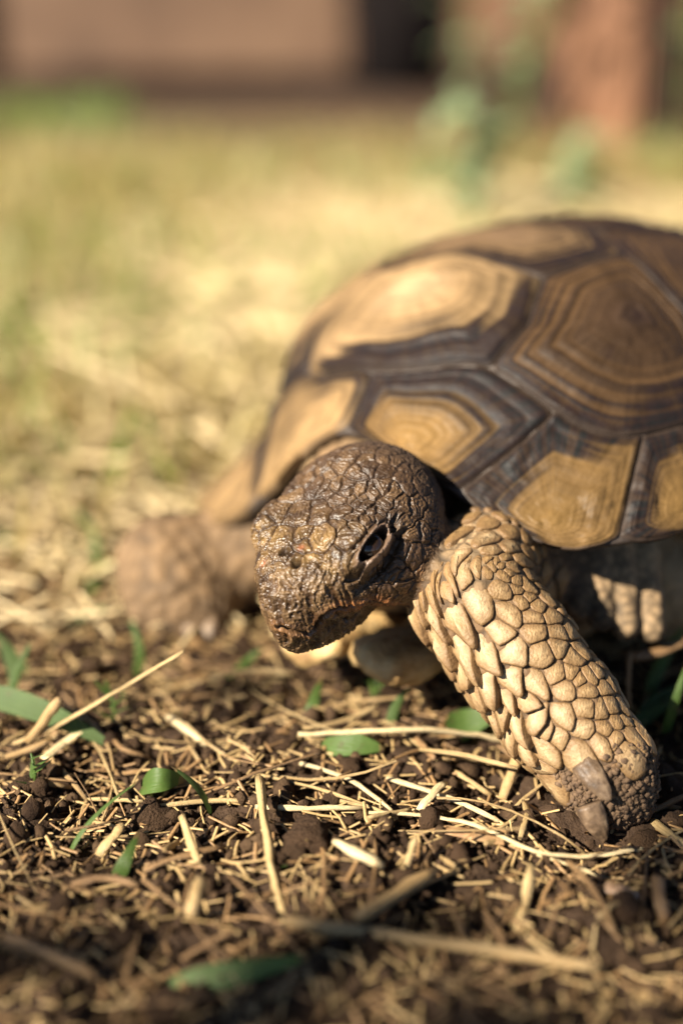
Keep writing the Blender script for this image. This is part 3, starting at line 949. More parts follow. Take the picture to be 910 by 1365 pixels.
_c5 = [(290,130),(370,105),(440,95),(185,185),(300,172),(120,280),(235,222),(205,335),(330,350),(105,470),(95,605),(225,510),(145,700),(220,705),(175,860),(370,465),(310,580),(420,600),(340,730),(260,850),(385,850),(480,380),(510,450),(565,570),(560,400),(525,330),(600,345),(610,480),(640,430),(680,550),(675,632),(530,740),(715,770),(790,672),(760,605),(750,545),(855,770),(835,655),(810,560),(880,700),(700,500),(470,325),(640,350),(580,300),(700,440)]
_c6 = [(30,160),(30,290),(150,190),(280,170),(190,440),(300,400),(320,600),(460,170),(440,390),(410,480),(610,420),(480,640),(620,625),(670,830),(670,205),(620,60),(770,70),(770,345),(825,440),(870,355),(790,620),(770,160),(880,250),(560,520),(740,740),(690,700)]
_c7 = [(200,60),(250,165),(290,130),(330,200),(380,260),(265,390),(205,357),(340,382),(310,455),(290,560),(395,580),(490,645),(415,690),(465,560),(290,700),(500,770),(395,800),(590,740),(260,840),(640,690),(560,640),(450,385),(420,412),(490,405),(385,352),(540,570),(620,620),(560,830)]
leg_seeds = [(540 + x / 5.055, 670 + y / 5.055) for x, y in _c5] + [(590 + x / 5.055, 830 + y / 5.055) for x, y in _c6] + [(720 + x / 5.055, 830 + y / 5.055) for x, y in _c7]
_lf = lambda P: chain(P, LEG, LEGR, 0.006)
def trace_near(x, y):
    p = trace(x, y, _lf)
    if p is not None: return p
    # a tip that sticks out past the outline: take the closest skin on the way
    d = nrm(ray(x, y)); ts = np.linspace(0.36, 0.43, 90); q = CAM + d * ts[:, None]
    v = _lf(q); i = int(np.argmin(v))
    if v[i] > 0.006: return None
    g = nrm(grad(q[i][None], _lf)[0]); return q[i] - g * v[i]
uv = []
for x, y in leg_seeds:
    p = trace_near(x, y)
    if p is not None:
        w = leg_param(p)
        if all(math.hypot(w[0] - k[0], w[1] - k[1]) > 0.0013 for k in uv): uv.append(w)
n_traced = len(uv)
rl = np.random.default_rng(12)
for _ in range(6000):                                            # the sides the photograph hardly shows
    a = rl.uniform(-0.012, axl[-1] - 0.012); u = rl.uniform(-math.pi * RL, math.pi * RL)
    right = u < -0.016 if False else None
    dmin = min(math.hypot(a - k[0], u - k[1]) for k in uv)
    if dmin > 0.0043: uv.append((a, u))
    if len(uv) > 235: break
uv = np.array(uv)

def vor_cell(i):
    c = uv[i]
    D = np.hypot(*(uv - c).T); nb = np.argsort(D)[1:14]
    rmax = min(max(D[nb[2]] * 0.85, 0.0016), 0.0072 if c[0] > 0.008 else 0.0036)
    poly = [c + rmax * np.array([1.5 * math.cos(k * math.pi / 8), math.sin(k * math.pi / 8)]) for k in range(16)]
    for j in nb:
        m = (c + uv[j]) / 2; n_ = uv[j] - c
        out = []
        for p, q in zip(poly, poly[1:] + poly[:1]):
            dp, dq = (p - m) @ n_, (q - m) @ n_
            if dp <= 0: out.append(p)
            if dp * dq < 0: out.append(p + (q - p) * dp / (dp - dq))
        poly = out
        if len(poly) < 3: return None
    return poly

# side of the leg that carries the long overlapping plates (the lit, outer edge)
_pl = leg_param(trace_near(575, 800)); EDGE_U = _pl[1]
def build_scale(i):
    poly = vor_cell(i)
    if poly is None: return
    B = densify(poly, 18)
    B = 0.16 * np.roll(B, 1, 0) + 0.68 * B + 0.16 * np.roll(B, -1, 0)
    c = B.mean(0)
    size = math.sqrt(max(np.abs(np.cross(np.roll(B, -1, 0) - c, B - c)).sum() / 2, 1e-8))
    w = B - c; ln = np.linalg.norm(w, axis=1, keepdims=True)
    B = c + w * np.clip(1 - 0.00008 / ln, 0.5, 1)
    du = abs(c[1] - EDGE_U)
    lift = math.exp(-(du / 0.009) ** 2) * np.clip((0.062 - c[0]) / 0.01, 0, 1) * np.clip((c[0] - 0.002) / 0.012, 0.12, 1)
    rv = rl.uniform(0.8, 1.25)
    tipx = 1 + (1.25 * lift) * np.clip((B[:, 0] - c[0]) / (np.ptp(B[:, 0]) / 2 + 1e-6), 0, 1)
    B = np.stack([c[0] + (B[:, 0] - c[0]) * tipx, c[1] + (B[:, 1] - c[1]) * (1 - 0.28 * (tipx - 1))], 1)
    PP = leg_points(np.concatenate([B, c[None]])); P0, pc = PP[:-1], PP[-1]
    N = nrm(grad(pc[None], _lf)[0])
    ax = leg_dir(c[0]); ax = nrm(ax - N * (ax @ N))
    # long plates also stretch flat towards their tip
    loc = np.clip((B[:, 0] - c[0]) / (np.ptp(B[:, 0]) / 2 + 1e-6), -1, 1)
    hmax = 0.080 * size * rv + 0.0003
    tilt = (0.05 + 0.50 * lift) * size
    Nl = nrm(grad(P0, _lf) * 0.6 + N * 0.4)
    rows, ed = [], []
    for t, h in ((1.0, -0.0011), (1.0, 0.45), (0.965, 0.80), (0.84, 0.97), (0.5, 1.05), (0.2, 1.08)):
        base = pc + (P0 - pc) * t + 0.0
        NN = nrm(N * (1 - t) + Nl * t)
        hh = h * hmax if h > 0 else h
        off = tilt * loc * t if h > 0 else tilt * 0.55 * loc * t
        # stay on the round of the leg inside the plate
        sag = (1 - t * t) * 0.5 * (((P0 - pc) ** 2).sum(1)) / (2 * RL)
        rows.append(base + NN * (hh + off + sag)[:, None] if np.ndim(off) else base + NN * hh)
        ed.append(np.full(len(B), t))
    ctr = rows[-1].mean(0); V = np.concatenate(rows + [ctr[None]])
    e = np.concatenate(ed + [[0.0]])
    # little irregularities
    V = V + nrm(N) * (0.00011 * fbm(V, 700, 2, i))[:, None]
    m = len(B)
    F = [(r * m + k, r * m + (k + 1) % m, (r + 1) * m + (k + 1) % m, (r + 1) * m + k) for r in range(5) for k in range(m)]
    F += [(5 * m + k, 5 * m + (k + 1) % m, 6 * m) for k in range(m)]
    # face outwards
    v = V; f0 = F[2 * m]
    if np.cross(v[f0[1]] - v[f0[0]], v[f0[2]] - v[f0[1]]) @ N < 0: F = [f[::-1] for f in F]
    me = new_mesh('scale', V - pc, F)
    pal = np.clip((size - 0.0030) / 0.0030, 0, 1) * (0.30 + 0.70 * math.exp(-((c[1] - EDGE_U * 0.6) / 0.014) ** 2)) * rl.uniform(0.5, 1.15) * float(c[0] > 0.006)  # large plates paler; the paling towards the lit edge paints side light into pigment
    set_attr(me, 'pale', np.full(len(V), min(pal, 1.0)))
    set_attr(me, 'edge', np.clip(e * 0.97 + 0.1 * noise(V, 300, 8), 0, 1))
    o = add('scale', me, M_SCALE, tortoise)
    o.location = pc - BASE
for i in range(len(uv)):
    build_scale(i)

# ---- claws -----------------------------------------------------------------------------
def claw(p0, p1, w, flat, up, bendv, parent=tortoise, name='claw'):
    p0, p1 = np.array(p0), np.array(p1); d = nrm(p1 - p0)
    up = nrm(np.array(up) - d * (np.array(up) @ d)); sd = np.cross(d, up)
    n, m = 16, 26; V = []
    for i in range(n):
        t = i / (n - 1)
        c = p0 + (p1 - p0) * t + up * bendv * math.sin(t * math.pi) 
        r = w * (1.0 - 0.12 * t - 0.62 * t ** 3) * (0.9 if i == n - 1 else 1)
        for k in range(m):
            a = 2 * math.pi * k / m
            fl = flat * (1 - 0.35 * t)
            V.append(c + sd * r * math.cos(a) + up * r * fl * (math.sin(a) if math.sin(a) > 0 else 0.7 * math.sin(a)))
    V.append(p1 + d * w * 0.14)
    V = np.array(V); V = V + nrm(up)[None] * (0.00018 * fbm(V, 420, 3, 9) + 0.00016 * np.sin((V - p0) @ sd * 5200 + 2 * noise(V, 300, 4)))[:, None]
    F = [(i * m + k, i * m + (k + 1) % m, (i + 1) * m + (k + 1) % m, (i + 1) * m + k) for i in range(n - 1) for k in range(m)]
    F += [((n - 1) * m + k, (n - 1) * m + (k + 1) % m, n * m) for k in range(m)]
    F.append(tuple(range(m))[::-1])
    return add(name, new_mesh(name, V - BASE, F), M_CLAW, parent)
vw = -nrm(ray(790, 1040))
claw(at(776, 1016, 0.3775), at(812, 1066, 0.3725), 0.0036, 0.62, vw, 0.0009)
claw(at(783, 1072, 0.3765), at(805, 1120, 0.3765), 0.0037, 0.70, vw, 0.0006)
claw(at(842, 1058, 0.3800), at(846, 1096, 0.3835), 0.0026, 0.60, vw, 0.0005)
claw(at(722, 1000, 0.3845), at(728, 1026, 0.3900), 0.0024, 0.60, vw, 0.0005)
# claws of the far foreleg
for x, y, dd in ((228, 808, 0.486), (255, 818, 0.484), (282, 820, 0.484)):
    claw(at(x, y, dd), at(x - 4, y + 30, dd - 0.006), 0.0030, 0.6, vw, 0.0005)

# soil caked on the foot
def crumb_cloud(name, pts, rad, mat, parent=None, seed=0, base=None, label=None, kind='stuff', cat=None, top=False):
    base = np.zeros(3) if base is None else base
    r0 = np.random.default_rng(seed)
    ico = np.array([(0, 0, 1), (0.894, 0, 0.447), (0.276, 0.851, 0.447), (-0.724, 0.526, 0.447), (-0.724, -0.526, 0.447), (0.276, -0.851, 0.447), (0.724, 0.526, -0.447), (-0.276, 0.851, -0.447), (-0.894, 0, -0.447), (-0.276, -0.851, -0.447), (0.724, -0.526, -0.447), (0, 0, -1)])
    icf = np.array([(0,1,2),(0,2,3),(0,3,4),(0,4,5),(0,5,1),(1,6,2),(2,7,3),(3,8,4),(4,9,5),(5,10,1),(6,7,2),(7,8,3),(8,9,4),(9,10,5),(10,6,1),(11,7,6),(11,8,7),(11,9,8),(11,10,9),(11,6,10)])
    pts = np.asarray(pts); n = len(pts)
    jit = 1 + r0.uniform(-0.38, 0.38, (n, 12, 1))
    sc = np.asarray(rad).reshape(n, 1, 1) * r0.uniform(0.6, 1.25, (n, 1, 3))
    V = ico[None] * jit * sc
    a = r0.uniform(0, 6.28, n); ca, sa = np.cos(a)[:, None], np.sin(a)[:, None]
    V = np.stack([V[..., 0] * ca - V[..., 1] * sa, V[..., 0] * sa + V[..., 1] * ca, V[..., 2]], -1)
    V = V + pts[:, None, :] - base
    F = (icf[None] + (np.arange(n) * 12)[:, None, None]).reshape(-1, 3)
    me = quad_mesh(name, V.reshape(-1, 3), F, smooth=True)
    o = add(name, me, mat, parent, label=label, cat=cat, kind=kind)
    return o
cr, crr = [], []
rc = np.random.default_rng(5)
for _ in range(3000):
    x, y = rc.uniform(735, 885), rc.uniform(985, 1110)
    wgt = np.clip((x - 800) / 55, 0, 1) * np.clip((y - 975) / 30, 0, 1) + 0.8 * np.clip((y - 1020) / 20, 0, 1)
    if rc.random() > wgt: continue
    p = trace_near(x, y)
    if p is None: continue
    cr.append(p + nrm(CAM - p) * rc.uniform(-0.0003, 0.0007)); crr.append(rc.choice([0.0003, 0.0005, 0.0008, 0.0012], p=[0.40, 0.3, 0.19, 0.11]))
crumb_cloud('soil_crust', cr, crr, M_CRUST, tortoise, 4, BASE)

# ================================================================== GROUND
def graded(lo, hi, f0, f1, step, growth):
    c = list(np.arange(f0, f1, step)); s = step
    x = f1
    while x < hi: c.append(x); s = min(s * growth, 2.5); x += s
    c.append(hi)
    x = f0; s = step; pre = []
    while x > lo: s = min(s * growth, 2.5); x -= s; pre.append(max(x, lo))
    return np.array(pre[::-1] + c)

def mat_ground():
    m = NT('soil')
    geo = m.n('NewGeometry').outputs['Position']
    n1 = m.noise(14, 5, geo); n2 = m.noise(300, 5, geo); n3 = m.noise(1400, 3, geo); n4 = m.noise(2.2, 4, geo)
    soil = m.ramp(m.math('ADD', m.math('MULTIPLY', n2, 0.6), m.math('MULTIPLY', n3, 0.4)), [(0.3, (0.020, 0.011, 0.006)), (0.52, (0.042, 0.024, 0.013)), (0.72, (0.082, 0.050, 0.028))])
    soil = m.mix(m.math('MULTIPLY', n1, 0.45), soil, (0.055, 0.030, 0.016))
    litter = m.ramp(n2, [(0.3, (0.11, 0.062, 0.025)), (0.6, (0.25, 0.165, 0.065)), (0.75, (0.38, 0.28, 0.12))])
    green = m.ramp(n2, [(0.3, (0.06, 0.09, 0.03)), (0.7, (0.15, 0.21, 0.07))])
    sep = m.n('SeparateXYZ', {'Vector': geo})
    far = m.n('MapRange', {'Value': m.math('ADD', sep.outputs['Y'], m.math('MULTIPLY', m.math('SUBTRACT', n1, 0.5), 0.5)), 'From Min': 0.42, 'From Max': 0.66}).outputs[0]
    gr = m.ramp(n4, [(0.46, (0, 0, 0)), (0.6, (1, 1, 1))])
    c = m.mix(m.math('MULTIPLY', gr, 0.7), litter, green)
    bare = m.n('MapRange', {'Value': m.math('ADD', sep.outputs['Y'], m.math('MULTIPLY', sep.outputs['X'], 1.2)), 'From Min': 1.9, 'From Max': 2.3}).outputs[0]
    c = m.mix(bare, c, (0.15, 0.078, 0.040))
    strip = m.n('MapRange', {'Value': sep.outputs['Y'], 'From Min': 1.55, 'From Max': 2.1}).outputs[0]  # shade under the beam, painted on as a dark band of ground
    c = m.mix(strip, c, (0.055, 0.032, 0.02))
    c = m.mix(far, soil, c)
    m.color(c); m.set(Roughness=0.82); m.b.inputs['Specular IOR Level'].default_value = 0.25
    m.bump(m.math('ADD', n2, m.math('MULTIPLY', n3, 0.5)), 0.8, 0.0016)
    return m.m

gx = graded(-40, 40, -0.17, 0.20, 0.0014, 1.12)
gy = graded(-8, 70, 0.24, 0.52, 0.0014, 1.10)
GX, GY = np.meshgrid(gx, gy)
gz = ground_h(GX, GY)
fine = np.clip((0.56 - GY) / 0.06, 0, 1) * (GY > 0.2) * (np.abs(GX) < 0.24)
gpz = np.stack([GX.ravel(), GY.ravel(), np.zeros(GX.size)], 1)
gz = gz + fine * (0.0012 * np.abs(noise(gpz, 260, 11)) + 0.0008 * noise(gpz, 520, 12)).reshape(gz.shape)
# the foot has pushed up a little collar of soil
ft = gp(806, 1085)
dd_ = np.hypot(GX - ft[0], GY - ft[1] - 0.008)
gz = gz + 0.0035 * np.exp(-((dd_ - 0.019) / 0.006) ** 2) - 0.004 * np.exp(-(dd_ / 0.012) ** 2)
nx, ny = len(gx), len(gy)
I = np.arange(nx * ny).reshape(ny, nx)
Qg = np.stack([I[:-1, :-1], I[:-1, 1:], I[1:, 1:], I[1:, :-1]], -1).reshape(-1, 4)
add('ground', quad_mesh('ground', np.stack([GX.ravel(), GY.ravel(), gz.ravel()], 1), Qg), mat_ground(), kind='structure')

# ================================================================== BACKGROUND OBJECTS
def box_mesh(name, sx, sy, sz, bev=0.006, seed=0, wav=0.0):
    """a sawn block with eased edges, standing on z=0"""
    bm_v = []
    import bmesh
    bm = bmesh.new()
    bmesh.ops.create_cube(bm, size=1)
    for v in bm.verts: v.co = Vector((v.co.x * sx, v.co.y * sy, (v.co.z + 0.5) * sz))
    bmesh.ops.bevel(bm, geom=bm.edges[:], offset=bev, segments=2, affect='EDGES')
    me = bpy.data.meshes.new(name); bm.to_mesh(me); bm.free()
    return me

M_BEAM = mat_simple('pale_timber', [(0.25, (0.065, 0.034, 0.018)), (0.55, (0.13, 0.072, 0.040)), (0.8, (0.18, 0.108, 0.062))], 9, 0.75, 0.3)
M_POST = mat_simple('rusty_timber', [(0.25, (0.11, 0.045, 0.019)), (0.6, (0.19, 0.085, 0.037)), (0.85, (0.25, 0.125, 0.06))], 7, 0.7, 0.3)
M_BOARD = mat_simple('brown_board', [(0.25, (0.10, 0.048, 0.025)), (0.6, (0.19, 0.095, 0.05)), (0.85, (0.25, 0.14, 0.08))], 8, 0.8, 0.3, var=0.3, varcol=(0.12, 0.05, 0.03))
M_POT = mat_simple('black_plastic', [(0.3, (0.003, 0.002, 0.002)), (0.7, (0.007, 0.005, 0.005))], 30, 0.9, 0.1, None, 0.08)
M_BLOCK = mat_simple('dark_block', [(0.3, (0.03, 0.018, 0.012)), (0.7, (0.07, 0.04, 0.026))], 40, 0.9, 0.5)

pL, pR = at(44, 60, 2.35), at(480, 60, 2.35)
bl = pR[0] - pL[0]
me = box_mesh('beam', bl, 0.16, 0.17)
beam = add('timber_beam', me, M_BEAM, label='long pale brown timber beam lying raised across the back of the yard', cat='beam')
beam.location = ((pL[0] + pR[0]) / 2 - 0.02, 2.42, 0.022)
for x in (pL[0] + 0.05, pR[0] - 0.07):
    s = 'left' if x < -0.3 else 'right'
    o = add('support_block', box_mesh('support_block', 0.09, 0.14, 0.020), M_BLOCK, label='dark block holding up the pale timber beam at its ' + ('outer end' if x < -0.3 else 'end by the black pot'), cat='block', group='blocks under the beam')
    o.location = (x, 2.42, 0.002)

def lathe(name, prof, n=28):
    V = []; F = []
    for r, z in prof: V += [(r * math.cos(2 * math.pi * k / n), r * math.sin(2 * math.pi * k / n), z) for k in range(n)]
    for i in range(len(prof) - 1): F += [(i * n + k, i * n + (k + 1) % n, (i + 1) * n + (k + 1) % n, (i + 1) * n + k) for k in range(n)]
    F.append(tuple(range(n))[::-1])
    return new_mesh(name, V, F)
pp = at(531, 80, 2.3)
pot = bpy.data.objects.new('plant_pot', None); scene.collection.objects.link(pot)
pot.location = (pp[0], 2.33, 0.0); pot['label'] = 'black plastic pot standing between the pale beam and the rust brown post'; pot['category'] = 'pot'
add('pot_wall', lathe('pot_wall', [(0.073, 0.0), (0.075, 0.002), (0.084, 0.20), (0.080, 0.20), (0.070, 0.012), (0.001, 0.010)]), M_POT, pot)
add('pot_rim', lathe('pot_rim', [(0.0845, 0.185), (0.091, 0.187), (0.092, 0.215), (0.087, 0.218), (0.081, 0.214), (0.0805, 0.19)]), M_POT, pot)

post_p = gp(824, 205)
me = box_mesh('post', 0.098, 0.09, 1.1, 0.008)
post = add('wooden_post', me, M_POST, label='thick rust brown square wooden post rising out of the bare soil', cat='post')
post.location = (post_p[0], post_p[1] + 0.06, -0.02); post.rotation_euler = (0, 0, R(-34))

dk = at(4, 60, 2.45)
stump = add('wooden_stump', box_mesh('wooden_stump', 0.13, 0.13, 0.42, 0.02), M_BLOCK, label='dark wooden stump standing at the outer end of the pale beam', cat='stump')
stump.location = (dk[0] - 0.06, 2.52, -0.01)

# board wall behind
wall = bpy.data.objects.new('board_wall', None); scene.collection.objects.link(wall)
wall.location = (0, 3.1, 0); wall['label'] = 'low dark brown board wall closing the yard behind the beam'; wall['category'] = 'wall'
bme = box_mesh('board', 0.145, 0.02, 1.0, 0.004)
for k in range(22):
    o = add('board', bme, M_BOARD, wall)
    o.location = (-1.35 + k * 0.151, 0.006 * math.sin(k * 2.3), -0.01)
add('rail', box_mesh('rail', 3.35, 0.03, 0.07), M_BOARD, wall).location = (0.23, 0.03, 0.7)

# ---- leaves and blades ---------------------------------------------------------------
def mat_leaf(name, stops, scale=60, transl=0.45, rough=0.42, use_tone=False, tones=None):
    m = NT(name)
    if use_tone:
        c = m.ramp(m.attr('tone'), tones)
        c = m.mix(m.math('MULTIPLY', m.noise(scale, 4), 0.35), c, tuple(0.6 * x for x in tones[1][1]))
    else:
        c = m.ramp(m.noise(scale, 4), stops)
    vx = m.n('CombineXYZ', {'X': m.math('MULTIPLY', m.attr('ac'), 7.0), 'Y': m.math('MULTIPLY', m.attr('al'), 2.2), 'Z': m.math('MULTIPLY', m.rand(), 30.0)}).outputs[0]
    vein = m.noise(1.0, 3, vx, 0.6)
    c = m.mix(m.math('MULTIPLY', vein, 0.55), c, (0.17, 0.21, 0.055))
    if not use_tone:
        tip = m.math('GREATER_THAN', m.math('ADD', m.attr('al'), m.math('MULTIPLY', m.math('SUBTRACT', m.noise(140, 3), 0.5), 0.5)), 0.93)
        c = m.mix(m.math('MULTIPLY', tip, 0.8), c, (0.30, 0.20, 0.08))
        dirt = m.ramp(m.noise(260, 4), [(0.60, (0, 0, 0)), (0.68, (1, 1, 1))])
        c = m.mix(m.math('MULTIPLY', dirt, 0.5), c, (0.11, 0.07, 0.035))
    m.color(c); m.set(Roughness=rough)
    tr = m.n('BsdfTranslucent'); m.link(c, tr.inputs['Color'])
    mx = m.n('MixShader', {'Fac': transl}); m.link(m.b.outputs[0], mx.inputs[1]); m.link(tr.outputs[0], mx.inputs[2])
    m.link(mx.outputs[0], m.out.inputs['Surface'])
    m.bump(m.math('ADD', m.noise(scale * 6, 3), vein), 0.5, 0.0005)
    return m.m

def blade_attr(me):
    n = len(me.vertices) // 3
    set_attr(me, 'ac', np.tile([-1.0, 0.0, 1.0], n)); set_attr(me, 'al', np.repeat(np.linspace(0, 1, n), 3)); return me

def blade_geo(pts, width, fold=0.25, seed=0, side=None):
    """a grass blade: folded strip along pts, tapering to a point"""
    pts = np.asarray(pts, float)
    # resample smooth
    n = 12
    t0 = np.linspace(0, 1, len(pts)); t = np.linspace(0, 1, n)
    if len(pts) >= 3:
        k = np.polyfit(t0, pts, min(3, len(pts) - 1)); P = np.array([sum(k[j] * tt ** (len(k) - 1 - j) for j in range(len(k))) for tt in t])
    else:
        P = np.array([pts[0] + (pts[-1] - pts[0]) * tt for tt in t])
    T = np.gradient(P, axis=0); T = nrm(T)
    sd = np.array(side if side is not None else (1, 0.2, 0.1), float)
    S = nrm(sd - T * (T @ sd)[:, None]); U = np.cross(T, S)
    w = width * 0.5 * np.clip(np.minimum(0.55 + 3.0 * t, (1 - t) ** 0.6 * 1.35), 0.02, 1)
    V = []
    for i in range(n):
        V += [P[i] - S[i] * w[i] + U[i] * w[i] * fold, P[i], P[i] + S[i] * w[i] + U[i] * w[i] * fold]
    F = [(3 * i + k, 3 * i + k + 1, 3 * i + 4 + k, 3 * i + 3 + k) for i in range(n - 1) for k in (0, 1)]
    return np.array(V), F

M_BLADE = mat_leaf('green_blade', [(0.3, (0.045, 0.105, 0.018)), (0.55, (0.075, 0.16, 0.028)), (0.8, (0.13, 0.23, 0.05))], 45, 0.45, 0.5)
M_BLADE2 = mat_leaf('dark_green_blade', [(0.3, (0.020, 0.055, 0.012)), (0.7, (0.045, 0.105, 0.022))], 45, 0.3, 0.65)
M_TEAL = mat_leaf('weed_leaf', [(0.3, (0.30, 0.40, 0.22)), (0.7, (0.46, 0.56, 0.36))], 14, 0.45)

# weeds at the back
def weed(name, base, stems, label, leaf=0.05, seed=0, h=0.3):
    r = np.random.default_rng(seed)
    root = bpy.data.objects.new(name, None); scene.collection.objects.link(root)
    root.location = base; root['label'] = label; root['category'] = 'weed'
    for k in range(stems):
        lean = np.array([r.normal(0, 0.14), r.normal(0, 0.14), 1.0]); L = h * r.uniform(0.75, 1.05)
        foot_ = np.array([r.normal(0, 0.012), r.normal(0, 0.012), -0.004])
        pts = [foot_ + lean * L * t + np.array([0.02 * t * t, 0, 0]) for t in np.linspace(0, 1, 7)]
        V, F = tube_geo(pts, [0.0035 * (1 - 0.6 * t) for t in np.linspace(0, 1, 7)], 6)
        add('stem', new_mesh('stem', V, F), M_BLADE, root)
        for j in range(7):
            t = r.uniform(0.15, 1.0); p = foot_ + lean * L * t
            a = r.uniform(0, 6.28); d = np.array([math.cos(a), math.sin(a), r.uniform(0.0, 0.7)])
            l = leaf * r.uniform(0.7, 1.3)
            V, F = blade_geo([p, p + d * l * 0.5 + np.array([0, 0, 0.006]), p + d * l - np.array([0, 0, 0.012])], leaf * 0.55, 0.2, side=np.cross(d, (0, 0, 1)))
            add('leaf', new_mesh('leaf', V, F), M_TEAL, root)
    return root

def fibre(me, pts, m):
    pts = np.asarray(pts); n = len(pts)
    L = np.concatenate([[0], np.cumsum(np.linalg.norm(np.diff(pts, axis=0), axis=1))])
    set_attr(me, 'fu', np.tile(np.arange(m) / m, n)); set_attr(me, 'fv', np.repeat(L, m)); return me

def tube_geo(pts, rad, m=7, flat=1.0, cap_=True, prof=None):
    pts = np.asarray(pts, float); n = len(pts)
    T = nrm(np.gradient(pts, axis=0))
    ref = np.array([0, 0, 1.0]) if abs(T[0][2]) < 0.9 else np.array([1.0, 0, 0])
    S = nrm(np.cross(T, ref)); U = np.cross(S, T)
    a = np.arange(m) / m * 2 * math.pi
    rad = np.asarray(rad).reshape(n, 1, 1) if np.ndim(rad) else np.full((n, 1, 1), rad)
    if prof is not None: rad = rad * np.asarray(prof)[None, :, None]
    V = pts[:, None] + rad * (S[:, None] * np.cos(a)[None, :, None] + flat * U[:, None] * np.sin(a)[None, :, None])
    V = V.reshape(-1, 3)
    F = [(i * m + k, i * m + (k + 1) % m, (i + 1) * m + (k + 1) % m, (i + 1) * m + k) for i in range(n - 1) for k in range(m)]
    if cap_:
        F += [tuple(range(m))[::-1], tuple((n - 1) * m + k for k in range(m))]
    return V, F

weed('leafy_weed', gp(668, 200), 4, 'tall pale green weed growing just left of the rust brown post', 0.042, 3, 0.34)
weed('leafy_weed', gp(600, 318), 3, 'low blue green weed growing behind the top of the shell', 0.036, 4, 0.10)
weed('leafy_weed', gp(775, 275), 2, 'small blue green weed at the foot of the rust brown post', 0.03, 5, 0.06)
weed('leafy_weed', gp(915, 165), 6, 'bushy weed growing on the far side of the post', 0.06, 6, 0.5)

# unseen tree added behind the camera to block sky light and dapple the foreground
def unseen_shade_tree():
    r = np.random.default_rng(41)
    root = bpy.data.objects.new('unseen_shade_tree', None); scene.collection.objects.link(root)
    root.location = (1.9, -1.5, 0); root['label'] = 'unseen leafy tree added to block sky light and shade the near ground'; root['category'] = 'tree'
    B = np.array(root.location)
    m_bark = mat_simple('tree_bark', [(0.3, (0.06, 0.04, 0.025)), (0.7, (0.16, 0.11, 0.07))], 12, 0.9, 0.8)
    blobs = [((1.1, 0.3, 2.5), 1.15), ((0.5, -0.7, 2.7), 1.1), ((2.0, -0.4, 2.6), 1.2), ((2.1, 0.9, 2.4), 1.0), ((1.3, -1.6, 2.6), 1.2), ((1.2, -0.3, 3.3), 1.2), ((-0.2, -1.6, 2.4), 0.9)]
    low = np.array([0.0, 0.172, 0.0]) + SUN_DIR * (1.05 / SUN_DIR[2])  # leaf clump set along the sun direction, added to shade the near ground
    limbs = [np.array(c) for c, _ in blobs] + [low]
    Vt, Ft = [], []
    def put(pts, rad):
        V, F = tube_geo(pts, rad, 9); o = sum(len(v) for v in Vt); Vt.append(V); Ft.extend([tuple(i + o for i in f) for f in F])
    put([B * 1.0, B + (0.02, 0.03, 0.6), B + (-0.05, 0.1, 1.2), B + (-0.15, 0.2, 1.8)], [0.17, 0.13, 0.115, 0.09])
    top = B + np.array((-0.12, 0.18, 1.7))
    for c in limbs: put([top, (top * 0.5 + c * 0.5) + (0, 0, 0.15), c], [0.06, 0.035, 0.012])
    add('trunk', new_mesh('trunk', np.concatenate(Vt) - B, Ft), m_bark, root)
    P = []
    for c, R_ in blobs:
        d = nrm(r.normal(0, 1, (900, 3))); P.append(np.array(c) + d * (R_ * r.uniform(0.35, 1.0, 900) ** 0.6)[:, None] * np.array([1, 1, 0.65]))
    q = r.normal(0, 1, (420, 3)) * np.array([0.17, 0.050, 0.05]); P.append(low + q)
    P = np.concatenate(P); n = len(P)
    L = np.where(np.arange(n) < n - 420, r.uniform(0.09, 0.16, n), r.uniform(0.018, 0.032, n))[:, None]
    a = nrm(r.normal(0, 1, (n, 3)) * np.array([1, 1, 0.5])); b = nrm(np.cross(a, r.normal(0, 1, (n, 3))))
    V = np.stack([P - a * L, P - b * L * 0.42 + a * L * 0.1, P + a * L, P + b * L * 0.42 + a * L * 0.1], 1).reshape(-1, 3)
    add('crown', quad_mesh('crown', V - B, np.arange(4 * n).reshape(-1, 4), False), M_BLADE2, root)
unseen_shade_tree()

